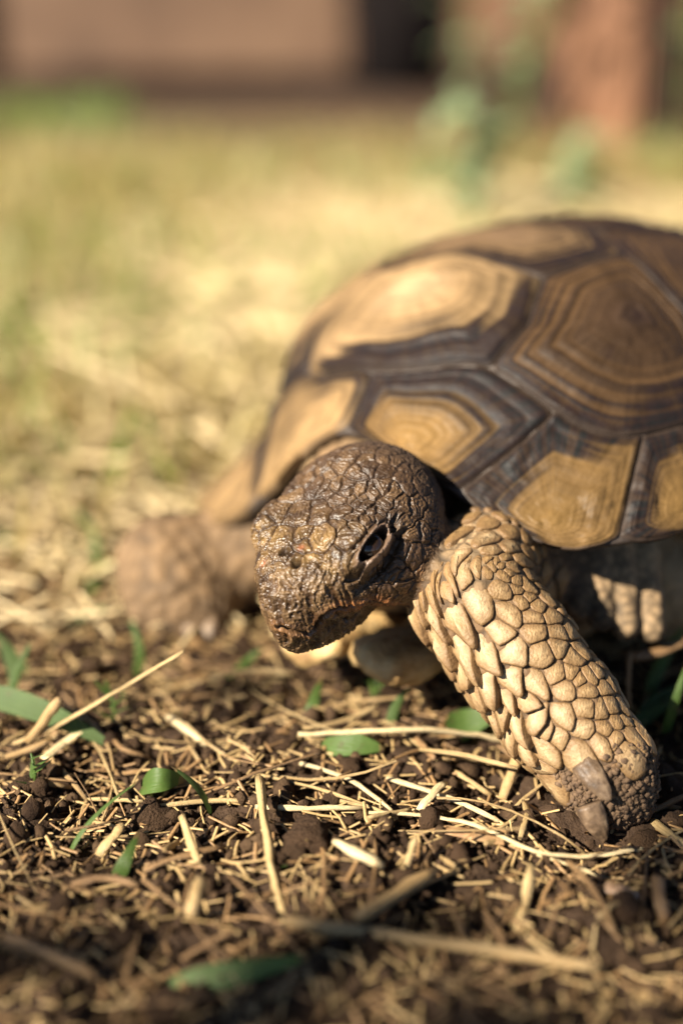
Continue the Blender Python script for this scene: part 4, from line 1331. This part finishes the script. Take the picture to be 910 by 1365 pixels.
# ---- masses of grass and litter: nobody could count these -------------------------------
def grass_mass(name, n, xr, yr, hl, wd, mat, seed, lab, cat, lean=0.5, keep=None, tone=(0, 1)):
    r = np.random.default_rng(seed)
    y = np.sqrt(r.uniform(yr[0] ** 2, yr[1] ** 2, n)); x = r.uniform(-1, 1, n) * (xr[0] + (xr[1] - xr[0]) * (y - yr[0]) / (yr[1] - yr[0])) + 0.0
    if keep is not None:
        k = keep(x, y, r); x, y = x[k], y[k]
    n = len(x)
    z = ground_h(x, y)
    b = np.stack([x, y, z - 0.002], 1)
    a = r.uniform(0, 6.28, n); L = r.uniform(*hl, n)
    le = np.clip(np.abs(r.normal(0, lean, n)), 0, 1.5)
    d = np.stack([np.cos(a) * np.sin(le), np.sin(a) * np.sin(le), np.cos(le)], 1)
    bend = r.uniform(0.1, 0.9, n)[:, None] * np.stack([np.cos(a), np.sin(a), -0.4 * np.ones(n)], 1)
    s = nrm(np.cross(d, np.stack([r.normal(0, 1, n), r.normal(0, 1, n), r.normal(0, 0.4, n)], 1)))
    w = r.uniform(*wd, n)[:, None]
    rows = []
    ts = (0, 0.4, 0.75, 1.0)
    for t, wf in zip(ts, (0.8, 1.0, 0.7, 0.08)):
        c = b + d * (L * t)[:, None] + bend * (L * t * t * 0.5)[:, None]
        c[:, 2] = np.maximum(c[:, 2], z + 0.001)
        rows += [c - s * w * wf * 0.5, c + s * w * wf * 0.5]
    V = np.stack(rows, 1).reshape(-1, 3)
    base = np.arange(n)[:, None, None] * 8
    F = (np.array([[0, 1, 3, 2], [2, 3, 5, 4], [4, 5, 7, 6]])[None] + base).reshape(-1, 4)
    me = quad_mesh(name, V, F)
    set_attr(me, 'tone', np.repeat(np.clip(r.uniform(tone[0], tone[1], n), 0, 1), 8))
    return add(name, me, mat, label=lab, cat=cat, kind='stuff')
DRY = [(0.0, (0.30, 0.18, 0.06)), (0.5, (0.56, 0.41, 0.16)), (1.0, (0.72, 0.60, 0.32))]
GRN = [(0.0, (0.09, 0.18, 0.035)), (0.5, (0.22, 0.36, 0.065)), (1.0, (0.40, 0.50, 0.12))]
M_DRY = mat_leaf('dry_grass_blade', None, 40, 0.35, 0.5, True, DRY)
M_GRN = mat_leaf('green_grass_blade', None, 40, 0.45, 0.45, True, GRN)
def clump(x, y, s, th, seed):
    return noise(np.stack([x, y, np.zeros_like(x)], 1), s, seed) + 0.5 * noise(np.stack([x, y, np.zeros_like(x)], 1), s * 2.3, seed + 1) > th
not_tort = lambda x, y: ~((np.hypot((x - SC[0]) / 0.14, (y - SC[1]) / 0.13) < 1))
grass_mass('dry_grass', 50000, (0.42, 1.45), (0.47, 2.6), (0.02, 0.06), (0.0012, 0.003), M_DRY, 1, 'dry yellow grass spread over the ground behind the tortoise', 'grass', 0.8, lambda x, y, r: not_tort(x, y) & (y < 1.62 + 0.45 * noise(np.stack([x, y, 0 * x], 1), 2.6, 77)) & ~((x > 0.16) & (x < 0.75) & (y > 1.3) & (r.random(len(x)) < 0.8)) & (clump(x, y, 5, -0.12, 5)) & ((y > 0.60) | ((np.abs(x - 0.06) > 0.10) & (r.random(len(x)) < 0.6))) & ~((x > 0.15) & (x < 0.9) & (y > 1.75) & (r.random(len(x)) > 0.15)))
grass_mass('green_grass', 20000, (0.44, 1.45), (0.56, 2.6), (0.02, 0.055), (0.0015, 0.0035), M_GRN, 2, 'thin green grass growing in patches behind the tortoise', 'grass', 0.5, lambda x, y, r: not_tort(x, y) & (y < 1.66 + 0.5 * noise(np.stack([x, y, 0 * x], 1), 2.6, 78)) & ~((x > 0.16) & (x < 0.75) & (y > 1.3) & (r.random(len(x)) < 0.6)) & (clump(x, y, 3.2, -0.12, 9) | ((y > 1.25) & (x < 0.12) & (r.random(len(x)) < 0.7))) & ~((x > 0.2) & (y > 1.85)))

# ================================================================== SOIL CRUMBS, STRAW, BLADES
M_CRUMB = mat_simple('soil_crumb', [(0.3, (0.022, 0.012, 0.007)), (0.5, (0.050, 0.029, 0.016)), (0.75, (0.125, 0.078, 0.043))], 160, 0.9, 1.0, 1800, 0.15, 0.0008)
M_CLOD = mat_simple('soil_clod', [(0.3, (0.028, 0.015, 0.008)), (0.5, (0.055, 0.032, 0.018)), (0.75, (0.105, 0.066, 0.037))], 220, 0.9, 0.6, 8.0, 0.15, 0.15, 0.6, (0.085, 0.048, 0.027))
rg = np.random.default_rng(21)
def near_xy(n, r, y0=0.235, y1=0.60, wide=0.0):
    y = r.uniform(y0, y1, n); x = r.uniform(-1, 1, n) * (0.10 + wide + 0.29 * y)
    return x, y
x, y = near_xy(32000, rg, 0.20, 0.62, 0.07)
rad = np.clip(rg.lognormal(math.log(0.00085), 0.55, len(x)), 0.0003, 0.0034)
z = ground_h(x, y) + rad * 0.35 + 0.0008
crumb_cloud('soil_crumbs', np.stack([x, y, z], 1), rad, M_CRUMB, None, 9, label='loose dark brown soil crumbs covering the ground', cat='soil')

def straw_mat(name, stops, var, varcol):
    m = NT(name)
    tc = m.n('TexCoord').outputs['Generated']
    n1 = m.noise(1100, 3); n2 = m.noise(180, 4)
    cv = m.n('CombineXYZ', {'X': m.math('MULTIPLY', m.attr('fu'), 14.0), 'Y': m.math('MULTIPLY', m.attr('fv'), 60.0), 'Z': m.math('MULTIPLY', m.rand(), 40.0)}).outputs[0]
    nf = m.noise(1.0, 4, cv, 0.7)
    c = m.ramp(m.math('ADD', m.math('ADD', m.math('MULTIPLY', n1, 0.2), m.math('MULTIPLY', nf, 0.5)), m.math('MULTIPLY', n2, 0.3)), stops)
    c = m.mix(m.math('MULTIPLY', m.rand(), var), c, varcol)
    m.color(c); m.set(Roughness=0.5)
    m.bump(m.math('ADD', n1, m.math('MULTIPLY', nf, 2.5)), 0.8, 0.0004)
    return m.m
M_STRAW = straw_mat('straw', [(0.3, (0.34, 0.215, 0.085)), (0.5, (0.52, 0.37, 0.17)), (0.7, (0.66, 0.52, 0.29))], 0.75, (0.27, 0.155, 0.06))
M_PALE = straw_mat('pale_straw', [(0.3, (0.50, 0.36, 0.17)), (0.5, (0.66, 0.52, 0.29)), (0.7, (0.76, 0.65, 0.42))], 0.2, (0.45, 0.30, 0.13))
M_TWIG = straw_mat('brown_twig', [(0.3, (0.16, 0.085, 0.035)), (0.5, (0.29, 0.17, 0.072)), (0.7, (0.42, 0.27, 0.125))], 0.4, (0.16, 0.085, 0.04))

# tiny bits: one mass
def bits(name, n, lr, rr, seed, y0, y1, lab, mat, up=0.001):
    r = np.random.default_rng(seed)
    x, y = near_xy(n, r, y0, y1, 0.08)
    L = r.uniform(*lr, n) ; a = r.uniform(0, 6.28, n); tl = r.normal(0.05, 0.22, n)
    d = np.stack([np.cos(a) * np.cos(tl), np.sin(a) * np.cos(tl), np.sin(tl)], 1)
    c = np.stack([x, y, ground_h(x, y) + up + r.uniform(0, 0.0016, n)], 1)
    rad = r.uniform(*rr, n)
    s = nrm(np.cross(d, (0, 0, 1.0))); u = np.cross(s, d)
    sag = r.normal(0, 0.10, n) * L
    rows = []
    for t in (-0.5, 0.0, 0.5):
        p = c + d * (L * t)[:, None] + s * (sag * (0.25 - t * t) * 2)[:, None]
        for k in range(5):
            an = k * 2 * math.pi / 5
            rows.append(p + rad[:, None] * (s * math.cos(an) + u * 0.6 * math.sin(an)))
    V = np.stack(rows, 1)
    f = [[i * 5 + k, i * 5 + (k + 1) % 5, (i + 1) * 5 + (k + 1) % 5, (i + 1) * 5 + k] for i in (0, 1) for k in range(5)]
    f += [[4, 3, 1, 0], [3, 2, 1, 1][:4]] if False else []
    F = (np.array(f)[None] + np.arange(n)[:, None, None] * 15).reshape(-1, 4)
    me = quad_mesh(name, V.reshape(-1, 3), F)
    return add(name, me, mat, label=lab, cat='straw', kind='stuff')
bits('straw_chaff', 8600, (0.003, 0.012), (0.0002, 0.00055), 31, 0.20, 0.62, 'fine broken straw chaff scattered through the soil', M_STRAW)
bits('brown_chaff', 5600, (0.003, 0.014), (0.00022, 0.00065), 32, 0.20, 0.62, 'fine brown plant chaff scattered through the soil', M_TWIG)
bits('straw_litter', 4600, (0.012, 0.05), (0.0005, 0.0011), 33, 0.43, 1.3, 'pale straw litter lying on the ground behind the tortoise', M_PALE, 0.006)

def straw_heap(n, c, sx, sy, seed):
    r = np.random.default_rng(seed); rows = []
    x = c[0] + r.normal(0, sx, n); y = c[1] + r.normal(0, sy, n)
    ok = np.hypot((x - SC[0]) / 0.16, (y - SC[1]) / 0.15) > 1; x, y = x[ok], y[ok]; n = len(x)
    a = r.uniform(0, 6.28, n); tl = r.normal(0.1, 0.25, n); L = r.uniform(0.02, 0.07, n); rad = r.uniform(0.0006, 0.0014, n)
    d = np.stack([np.cos(a) * np.cos(tl), np.sin(a) * np.cos(tl), np.sin(tl)], 1); p0 = np.stack([x, y, ground_h(x, y) + r.uniform(0.003, 0.022, n)], 1)
    s = nrm(np.cross(d, (0, 0, 1.0))); u = np.cross(s, d)
    for t in (-0.5, 0.5):
        for k in range(4):
            an = k * math.pi / 2; rows.append(p0 + d * (L * t)[:, None] + rad[:, None] * (s * math.cos(an) + u * math.sin(an)))
    V = np.stack(rows, 1); f = np.array([[k, (k + 1) % 4, 4 + (k + 1) % 4, 4 + k] for k in range(4)])
    me = quad_mesh('straw_heap', V.reshape(-1, 3), (f[None] + np.arange(n)[:, None, None] * 8).reshape(-1, 4))
    add('straw_heap', me, M_PALE, label='sunlit patch of pale loose straw lying behind the shell', cat='straw', kind='stuff')
straw_heap(1500, (0.03, 0.98), 0.11, 0.16, 61)

# loose pieces one by one --------------------------------------------------------------
def straw_mesh(L, r, bend, seed, m=9, flat=0.6, split=False):
    q = np.random.default_rng(seed)
    n = 9; t = np.linspace(-0.5, 0.5, n)
    kink = q.normal(0, 0.03, (n, 3)) * L * 0.25; kink = np.cumsum(kink, 0) * 0.3
    P = np.stack([t * L, bend * L * (0.25 - t * t) * 2, 0.03 * L * q.normal() * (0.25 - t * t)], 1) + kink * np.array([0.2, 1, 0.4])
    R_ = r * (1 + 0.12 * q.normal(0, 1, n)); R_[-1] *= 0.75
    node = q.integers(2, n - 2); R_[node] *= 1.25
    V, F = tube_geo(P, R_, m, flat, prof=q.uniform(0.72, 1.2, m))
    return fibre(new_mesh('straw', V - V.mean(0), F), P, m)
protos = [(straw_mesh(L, r, b, 100 + i), L, r) for i, (L, r, b) in enumerate([(0.012, .0005, .1), (0.015, .0007, -.15), (0.020, .0005, .08), (0.026, .0007, .12), (0.030, .0005, -.10), (0.036, .0007, .08), (0.045, .0005, .14), (0.052, .0006, -.07), (0.009, .0009, 0), (0.014, .0010, .02), (0.050, .00035, .40), (0.066, .0004, -.32), (0.058, .0003, .28), (0.044, .00035, -.5)])]
pm = []
for me, L, r in protos:
    me.materials.append(M_STRAW); pm.append((me, L, r))
def drop(name, me, x, y, up, az, tilt, roll, mat=None, **kw):
    o = add(name, me, mat, **kw)
    o.location = (x, y, float(ground_h(x, y)) + up)
    o.rotation_euler = (roll, -tilt, az)
    return o
rs = np.random.default_rng(77)
n_s = 0
while n_s < 262:
    x, y = near_xy(1, rs, 0.25, 0.50); x, y = float(x[0]), float(y[0])
    if math.hypot(x - 0.068, y - 0.372) < 0.022: continue
    k = rs.integers(0, len(pm)); me, L, r = pm[k]
    if r > 0.00045 and L > 0.03 and rs.random() < 0.45: continue
    o = drop('straw', me, x, y, r + 0.0016 + rs.uniform(0, 0.0012) + 0.02 * L, rs.uniform(0, 6.28), rs.normal(0.02, 0.07 if L > 0.02 else 0.16), rs.uniform(0, 6.28),
         label='dry straw fragment lying loose on the dark crumbly soil', cat='straw', group='loose straw fragments on the soil')
    if y < 0.295 or rs.random() < 0.3:  # nearest straws all brown, the foreground's dimness put into their colour; others at random
        o.material_slots[0].link = 'OBJECT'; o.material_slots[0].material = M_TWIG
    n_s += 1

def clod_mesh(seed, sub=3):
    import bmesh
    bm = bmesh.new(); bmesh.ops.create_icosphere(bm, subdivisions=sub, radius=1.0)
    v = np.array([x.co[:] for x in bm.verts])
    d = 1 + 0.28 * noise(v + seed * 9.1, 1.2, seed) + 0.16 * noise(v + seed * 3.3, 2.8, seed + 1) + 0.13 * noise(v, 5, seed + 2) + 0.07 * noise(v, 10, seed + 3)
    for x, k in zip(bm.verts, d): x.co = x.co * float(k); x.co.z *= 0.72
    me = bpy.data.meshes.new('soil_clod'); bm.to_mesh(me); bm.free()
    me.polygons.foreach_set('use_smooth', [True] * len(me.polygons)); me.materials.append(M_CLOD)
    return me
clods = [clod_mesh(k) for k in range(7)]
for k in range(100):
    x, y = near_xy(1, rs, 0.245, 0.46); x, y = float(x[0]), float(y[0])
    if math.hypot(x - 0.07, y - 0.375) < 0.02: continue
    r = float(np.clip(rs.lognormal(math.log(0.0026), 0.35), 0.0016, 0.0060))
    o = drop('soil_clod', clods[k % 7], x, y, r * 0.30, rs.uniform(0, 6.28), 0, 0, label='small rounded clod of dark soil among the straw', cat='clod', group='soil clods among the straw')
    o.scale = (r, r * rs.uniform(0.75, 1.2), r * rs.uniform(0.8, 1.1))

# ================================================================== PIECES ONE CAN POINT AT
def stalk(name, pts, r, mat, label, cat='straw', flat=0.8, m=10, seed=0, group=None):
    """pts: photo px, py and either a height over the ground (mm, < 60) or ('d', depth)"""
    P = []
    for x, y, h in pts:
        P.append(at(x, y, h[1]) if isinstance(h, tuple) else gp(x, y, h * 0.001))
    P = np.array(P); q = np.random.default_rng(seed + int(pts[0][0] * 7 + pts[0][1]))
    L = np.concatenate([[0], np.cumsum(np.linalg.norm(np.diff(P, axis=0), axis=1))])
    n = max(7, int(L[-1] / 0.004)); t = np.linspace(0, L[-1], n)
    C = np.stack([np.interp(t, L, P[:, k]) for k in range(3)], 1)
    if len(P) > 2:
        for _ in range(2): C[1:-1] = 0.25 * C[:-2] + 0.5 * C[1:-1] + 0.25 * C[2:]
    C = C + q.normal(0, 0.00012, C.shape)
    rr = r * 0.00086 * (1 + 0.10 * q.normal(0, 1, n)); rr[0] *= 0.85; rr[-1] *= 0.7
    V, F = tube_geo(C, rr, m, flat, prof=q.uniform(0.74, 1.22, m))
    c = C[n // 2]
    o = add(name, fibre(new_mesh(name, V - c, F), C, m), mat, label=label, cat=cat, group=group); o.location = c
    return o
D = lambda d: ('d', d)
S = 'straw'; T = 'twig'
stalk(T, [(18,992,D(.416)),(85,964,D(.412)),(155,922,D(.405)),(246,868,D(.397))], 0.95, M_STRAW, 'long pale stalk rising off the soil with its cut end in the air', 'stalk')
stalk(S, [(38,988,D(.414)),(60,962,D(.411)),(80,932,D(.407))], 1.9, M_STRAW, 'thick broken straw stub leaning upright beside the rising stalk')
fork = stalk(T, [(56,997,3),(86,1030,3),(116,1065,3)], 1.0, M_STRAW, 'forked brown twig lying near the rising pale stalk', 'twig')
for pts in ([(116,1065,3),(150,1066,3.5),(190,1068,3)], [(116,1065,3),(110,1082,2.5),(104,1100,2)]):
    b = stalk('branch', pts, 0.75, M_STRAW, None, None)
    b.parent = fork; b.location = Vector(b.location) - Vector(fork.location)
    for k in ('label', 'category'):
        if k in b: del b[k]
stalk(T, [(258,1064,2),(323,1037,5),(384,1015,6),(432,1003,5)], 0.6, M_TWIG, 'thin smooth brown twig slanting across the soil below the chin', 'twig')
stalk(S, [(152,1030,2),(178,1029,3),(204,1026,2)], 0.9, M_TWIG, 'short orange brown splinter beside the small curled green leaf')
stalk(S, [(224,956,3),(248,972,4),(276,993,3)], 1.7, M_PALE, 'thick pale straw piece lying in front of the far foreleg')
stalk(S, [(400,1017,3),(473,1040,5),(522,1080,3)], 0.85, M_PALE, 'bent white straw running down from below the beak')
stalk(S, [(340,1074,3),(400,1080,3),(487,1076,4)], 1.1, M_PALE, 'straight pale straw lying level left of the long kinked straw')
stalk(S, [(492,1082,4),(568,1086,4),(641,1099,4),(719,1141,3),(792,1141,4),(855,1131,3)], 0.85, M_PALE, 'longest straw, kinked and pale, lying just in front of the claws')
stalk(S, [(716,1139,2),(760,1153,3),(812,1171,2)], 0.7, M_PALE, 'straight pale straw crossing under the long kinked straw by the claws')
stalk(S, [(558,1080,4),(574,1062,6),(592,1042,6)], 1.5, M_PALE, 'flat upright pale straw sliver between two crossing straws', flat=0.35)
stalk(S, [(515,1037,4),(590,1059,4),(664,1094,3)], 1.0, M_PALE, 'pale straw slanting down towards the foot, split at its end')
stalk(S, [(605,1028,3),(630,1043,5),(653,1060,3)], 0.9, M_STRAW, 'short curved straw lying left of the planted foot')
stalk(S, [(396,979,6),(470,976,7),(540,971,8),(620,976,7),(690,990,5)], 1.15, M_PALE, 'long bright straw lying level behind the leaf under the foreleg')
stalk(S, [(590,1012,3),(620,1011,5),(648,1019,3)], 0.7, M_STRAW, 'thin arched straw lying below the foreleg')
stalk(S, [(668,1066,2),(682,1032,7),(693,1000,10)], 1.7, M_STRAW, 'thick brown straw leaning upright against the foreleg')
stalk(S, [(697,1068,5),(703,1088,6),(691,1118,3)], 0.9, M_STRAW, 'curled brown straw standing just left of the claws')
stalk(S, [(448,1122,4),(475,1137,5),(510,1156,3)], 1.9, M_PALE, 'thick jointed pale straw lying below the straight level straw')
stalk(S, [(529,1184,2),(541,1150,7),(555,1114,10)], 1.0, M_STRAW, 'olive straw standing up beside the dark upright clod')
stalk(S, [(476,1224,6),(528,1192,8),(580,1159,8)], 2.2, M_STRAW, 'thickest olive brown stem, cut at its upper end')
stalk(S, [(868,1094,3),(890,1110,3),(915,1130,2)], 1.4, M_STRAW, 'pale straw lying right of the claws')
stalk(S, [(874,1170,6),(878,1200,7),(886,1232,3)], 1.9, M_TWIG, 'stubby brown stem lying in the bare soil right of the claws')
stalk(S, [(820,1108,2),(860,1086,4),(915,1058,5)], 1.2, M_TWIG, 'brown straw slanting up behind the claws')
stalk(S, [(842,1077,4),(875,1074,4),(908,1077,3)], 0.9, M_TWIG, 'thin brown straw lying level behind the foot')
stalk(S, [(797,1224,3),(812,1208,5),(838,1201,3)], 0.8, M_STRAW, 'small curled straw on the bare dark soil in front of the foot')
stalk(T, [(684,1285,D(.338)),(695,1220,D(.346)),(706,1152,D(.356))], 1.3, M_STRAW, 'blurred upright stalk standing in front of the foot', 'stalk')
stalk(S, [(380,1226,D(.336)),(560,1252,D(.333)),(800,1290,D(.328))], 1.7, M_STRAW, 'long blurred straw lying close to the camera', )
stalk(T, [(345,1035,D(.385)),(352,1100,D(.370)),(366,1184,D(.352)),(392,1268,D(.338))], 1.3, M_STRAW, 'tall leaning brown stalk with a bright upper end below the beak', 'stalk')
stalk(S, [(243,1088,8),(252,1118,6),(264,1150,4)], 1.6, M_STRAW, 'brown stem piece leaning below the small curled leaf')
stalk(S, [(253,1222,6),(260,1198,8),(269,1172,8)], 2.0, M_STRAW, 'stubby blurred pale stem lying close to the camera')
stalk(S, [(131,1140,4),(146,1122,6),(164,1101,7)], 1.6, M_STRAW, 'thick tan straw piece below the forked twig')
stalk(S, [(95,1180,4),(140,1168,5),(185,1182,4)], 1.2, M_TWIG, 'bent brown straw lying below the blurred green blade')
stalk(S, [(190,1160,4),(240,1140,5),(300,1128,4)], 1.3, M_TWIG, 'brown straw lying right of the blurred green blade')
stalk(S, [(10,1250,5),(70,1270,6),(130,1300,5)], 1.9, M_TWIG, 'dark brown straw lying close to the camera in the corner')
stalk(S, [(560,1000,D(.405)),(600,1002,D(.400)),(690,1025,D(.392))], 0.9, M_STRAW, 'fine straw running under the foreleg to the foot')
stalk(T, [(838,945,D(.424)),(836,905,D(.423)),(839,868,D(.424))], 0.9, M_TWIG, 'thin reddish stalk standing behind the foreleg', 'stalk')
stalk(T, [(836,876,D(.428)),(875,872,D(.432)),(918,852,D(.438))], 1.8, M_TWIG, 'dark dry stem lying level behind the foreleg', 'stem')
stalk(S, [(150,985,3),(165,1000,5),(200,1010,3)], 1.2, M_TWIG, 'dark brown splinter lying across the broad green blade')
stalk(S, [(0,1045,3),(45,1043,4),(95,1050,3)], 1.0, M_STRAW, 'pale straw lying left of the forked twig')
stalk(S, [(4,1010,4),(40,1000,5),(70,985,7)], 1.3, M_STRAW, 'pale straw tucked under the broken stub')
stalk(S, [(280,905,6),(330,890,7),(395,900,6)], 0.9, M_STRAW, 'blurred straw lying in the shade under the chin')

def blade(name, pts, w, mat, label, fold=0.25, side=None):
    P = np.array([at(x, y, h[1]) if isinstance(h, tuple) else gp(x, y, h * 0.001) for x, y, h in pts])
    V, F = blade_geo(P, w * 0.001, fold, side=side)
    c = P[0]
    o = add(name, blade_attr(new_mesh(name, V - c, F)), mat, label=label, cat='grass blade' if name == 'grass_blade' else 'leaf'); o.location = c
    return o
G = 'grass_blade'; Lf = 'green_leaf'
UPS = (0.25, 0.75, 0.65)
blade(G, [(-30,924,D(.425)),(60,950,D(.418)),(158,1000,D(.415))], 7.5, M_BLADE2, 'broad dark green blade lying across the rising pale stalk', 0.15, (0.1, 0.7, 0.7))
blade(G, [(408,1000,1),(413,955,D(.428)),(430,900,D(.424))], 5.0, M_BLADE, 'bright upright grass blade below the chin', 0.2, (1, 0.1, 0))
blade(Lf, [(596,975,3),(630,962,D(.424)),(675,948,D(.420))], 9.5, M_BLADE, 'broad glossy green leaf under the foreleg', 0.12, UPS)
blade(Lf, [(430,990,3),(470,992,5),(512,998,3)], 8.0, M_BLADE, 'flat green leaf lying behind the bright level straw', 0.1, UPS)
blade(Lf, [(190,1048,3),(215,1040,7),(248,1038,3)], 7.5, M_BLADE, 'small curled green leaf on the soil', 0.22, UPS)
blade(G, [(152,1176,3),(166,1150,D(.362)),(186,1108,D(.360))], 4.0, M_BLADE, 'short blurred green blade standing below the forked twig', 0.2)
blade(G, [(228,1315,D(.325)),(320,1296,D(.323)),(412,1276,D(.320))], 6.0, M_BLADE, 'blurred broad green blade closest to the camera', 0.2, (0.1, 0.6, 0.8))
blade(G, [(50,872,D(.500)),(95,840,D(.497)),(146,808,D(.495))], 9.5, M_BLADE, 'blurred bright green blade left of the far foreleg', 0.1, (0.2, 0.7, 0.7))
blade(G, [(150,830,D(.545)),(135,750,D(.545)),(98,668,D(.550))], 7.0, M_BLADE, 'tall blurred green blade left of the far foreleg, tip bent over', 0.2)
blade(G, [(36,930,D(.455)),(22,890,D(.455)),(-6,842,D(.455))], 7.0, M_BLADE2, 'dark green blade arching at the edge of the straw', 0.2)
blade(G, [(376,1155,2),(378,1135,D(.372)),(384,1110,D(.372))], 4.0, M_BLADE, 'tiny bright green shoot beside the leaning brown stalk', 0.2)
blade(G, [(812,985,2),(855,960,D(.432)),(915,920,D(.438))], 4.5, M_BLADE2, 'dark green blade slanting up behind the foreleg', 0.2, UPS)
blade(G, [(850,955,3),(885,930,D(.442)),(930,905,D(.446))], 5.0, M_BLADE2, 'shaded green blade behind the foreleg, above another blade', 0.2, UPS)
blade(G, [(215,650,D(.66)),(203,600,D(.66)),(190,545,D(.665))], 8.0, M_BLADE, 'blurred pale green blade standing in the dry grass', 0.2)
blade(G, [(255,520,D(.86)),(238,470,D(.86)),(218,420,D(.87))], 9.0, M_BLADE, 'blurred green blade standing far back in the dry grass', 0.2)
blade(G, [(30,780,D(.55)),(20,740,D(.55)),(-5,700,D(.555))], 7.0, M_BLADE, 'blurred green blade by the frame edge near the far foreleg', 0.2)
for pts, w, lab in (
    ([(12, 945, 1), (20, 905, D(.44)), (44, 852, D(.44))], 3.2, 'thin bright green blade rising behind the rising pale stalk'),
    ([(180, 905, 1), (186, 865, D(.46)), (170, 820, D(.462))], 3.0, 'thin green blade standing in front of the far foreleg'),
    ([(120, 800, 1), (128, 740, D(.53)), (118, 690, D(.53))], 4.0, 'slender blurred green blade beside the tall bent blade'),
    ([(862, 930, 1), (884, 880, D(.45)), (915, 830, D(.455))], 4.0, 'bright green blade arching up behind the level dry stem'),
    ([(885, 985, 1), (898, 940, D(.418)), (914, 885, D(.42))], 3.2, 'slender green blade standing right of the planted foot'),
    ([(520, 968, 1), (528, 940, D(.425)), (548, 915, D(.424))], 3.0, 'short green blade standing below the gular plates'),
    ([(300, 905, 1), (330, 880, D(.46)), (352, 862, D(.46))], 3.0, 'shaded green blade leaning under the chin')):
    blade(G, pts, w, M_BLADE, lab, 0.2, (1, 0.15, 0.1))
rb = np.random.default_rng(91)
for k in range(22):
    while True:
        x, y = near_xy(1, rb, 0.27, 0.60); x, y = float(x[0]), float(y[0])
        if (x < -0.03 or x > 0.095) and body_sdf(np.array([[x, y, 0.02]]))[0] > 0.012: break
    a = rb.uniform(0, 6.28); L = rb.uniform(0.010, 0.024); l = rb.uniform(0.2, 0.9); d = np.array([math.cos(a) * l, math.sin(a) * l, 1.0]); d = d / np.linalg.norm(d)
    b0 = np.array([x, y, float(ground_h(x, y)) - 0.001])
    V, F = blade_geo([np.zeros(3), d * L * 0.5, d * L + np.array([math.cos(a), math.sin(a), -0.5]) * L * 0.25], rb.uniform(0.0018, 0.0034), 0.25, side=(math.sin(a), -math.cos(a), 0.1))
    o = add('grass_blade', blade_attr(new_mesh('grass_blade', V, F)), M_BLADE if rb.random() < 0.7 else M_BLADE2, label='thin short green grass blade poking up through the straw litter', cat='grass blade', group='thin green blades in the litter')
    o.location = b0
for k, (x, y, hh, lab) in enumerate(((45, 1052, 30, 'small pale green sprig left of the forked twig'), (150, 965, 36, 'small fresh green sprig standing behind the broad dark blade'), (500, 945, 30, 'tiny blurred green sprig between the gular shield and the leaf'))):
    b0 = gp(x, y); root = bpy.data.objects.new('sprig', None); scene.collection.objects.link(root); root.location = b0; root['label'] = lab; root['category'] = 'sprig'
    q = np.random.default_rng(k)
    V, F = tube_geo([np.zeros(3), np.array([0.001, 0, 0.005]), np.array([0.000, 0.001, 0.011])], [0.0004, 0.0004, 0.0003], 5)
    add('stem', new_mesh('stem', V, F), M_BLADE, root)
    for j in range(6):
        a = q.uniform(0, 6.28); p = np.array([0, 0, 0.002 + 0.0016 * j]); d = np.array([math.cos(a), math.sin(a), 0.6])
        V, F = blade_geo([p, p + d * 0.003, p + d * 0.006], 0.0017, 0.2, side=np.cross(d, (0, 0, 1)))
        add('leaf', new_mesh('leaf', V, F), M_BLADE, root)

def chip(pts, w, mat, label):
    P = np.array([gp(x, y, h * 0.001) for x, y, h in pts]); c = P.mean(0)
    V, F = tube_geo(P - c, [w * 0.00042, w * 0.0005, w * 0.00036], 8, 0.32)
    V = V + 0.0003 * np.stack([noise(V, 600, 5 + k) for k in range(3)], 1)
    o = add('bark_chip', new_mesh('bark_chip', V, F, smooth=False), mat, label=label, cat='bark chip'); o.location = c
M_BARK = mat_simple('bark', [(0.3, (0.15, 0.075, 0.032)), (0.5, (0.30, 0.17, 0.075)), (0.7, (0.42, 0.27, 0.14))], 200, 0.6, 0.6, 900, 0.4, 0.0006)
M_PINK = mat_simple('husk', [(0.3, (0.36, 0.21, 0.12)), (0.7, (0.55, 0.38, 0.24))], 200, 0.5, 0.4)
chip([(592,1106,3),(630,1112,4),(670,1121,3)], 5, M_BARK, 'flat orange brown bark chip right of the dark upright clod')
chip([(806,1182,3),(828,1187,4),(850,1195,3)], 4.5, M_PINK, 'pinkish husk lying on bare soil in front of the claws')
chip([(60,1010,5),(85,990,6),(108,975,6)], 3.6, M_PALE, 'pale splinter leaning in the straw heap by the rising stalk')
for (x, y, rx, rz, lab) in ((573, 1112, 3.6, 5.0, 'dark upright clod standing beside the orange bark chip'), (412, 1130, 6.5, 4.6, 'large smooth brown clod below the beak'), (390, 1150, 4.5, 3.6, 'brown clod touching the largest clod'), (200, 1100, 6.0, 4.2, 'large grainy clod right of the forked twig'), (520, 950, 7, 4.5, 'blurred sunlit clod behind the bright level straw'), (860, 1130, 4.0, 3.0, 'rounded clod right of the claws')):
    p = gp(x, y); o = add('soil_clod', clod_mesh(int(x)), None, label=lab, cat='clod'); o.location = (p[0], p[1] + rx * 0.0004, p[2] + rz * 0.00035)
    o.scale = (rx * 0.001, rx * 0.001, rz * 0.0013)
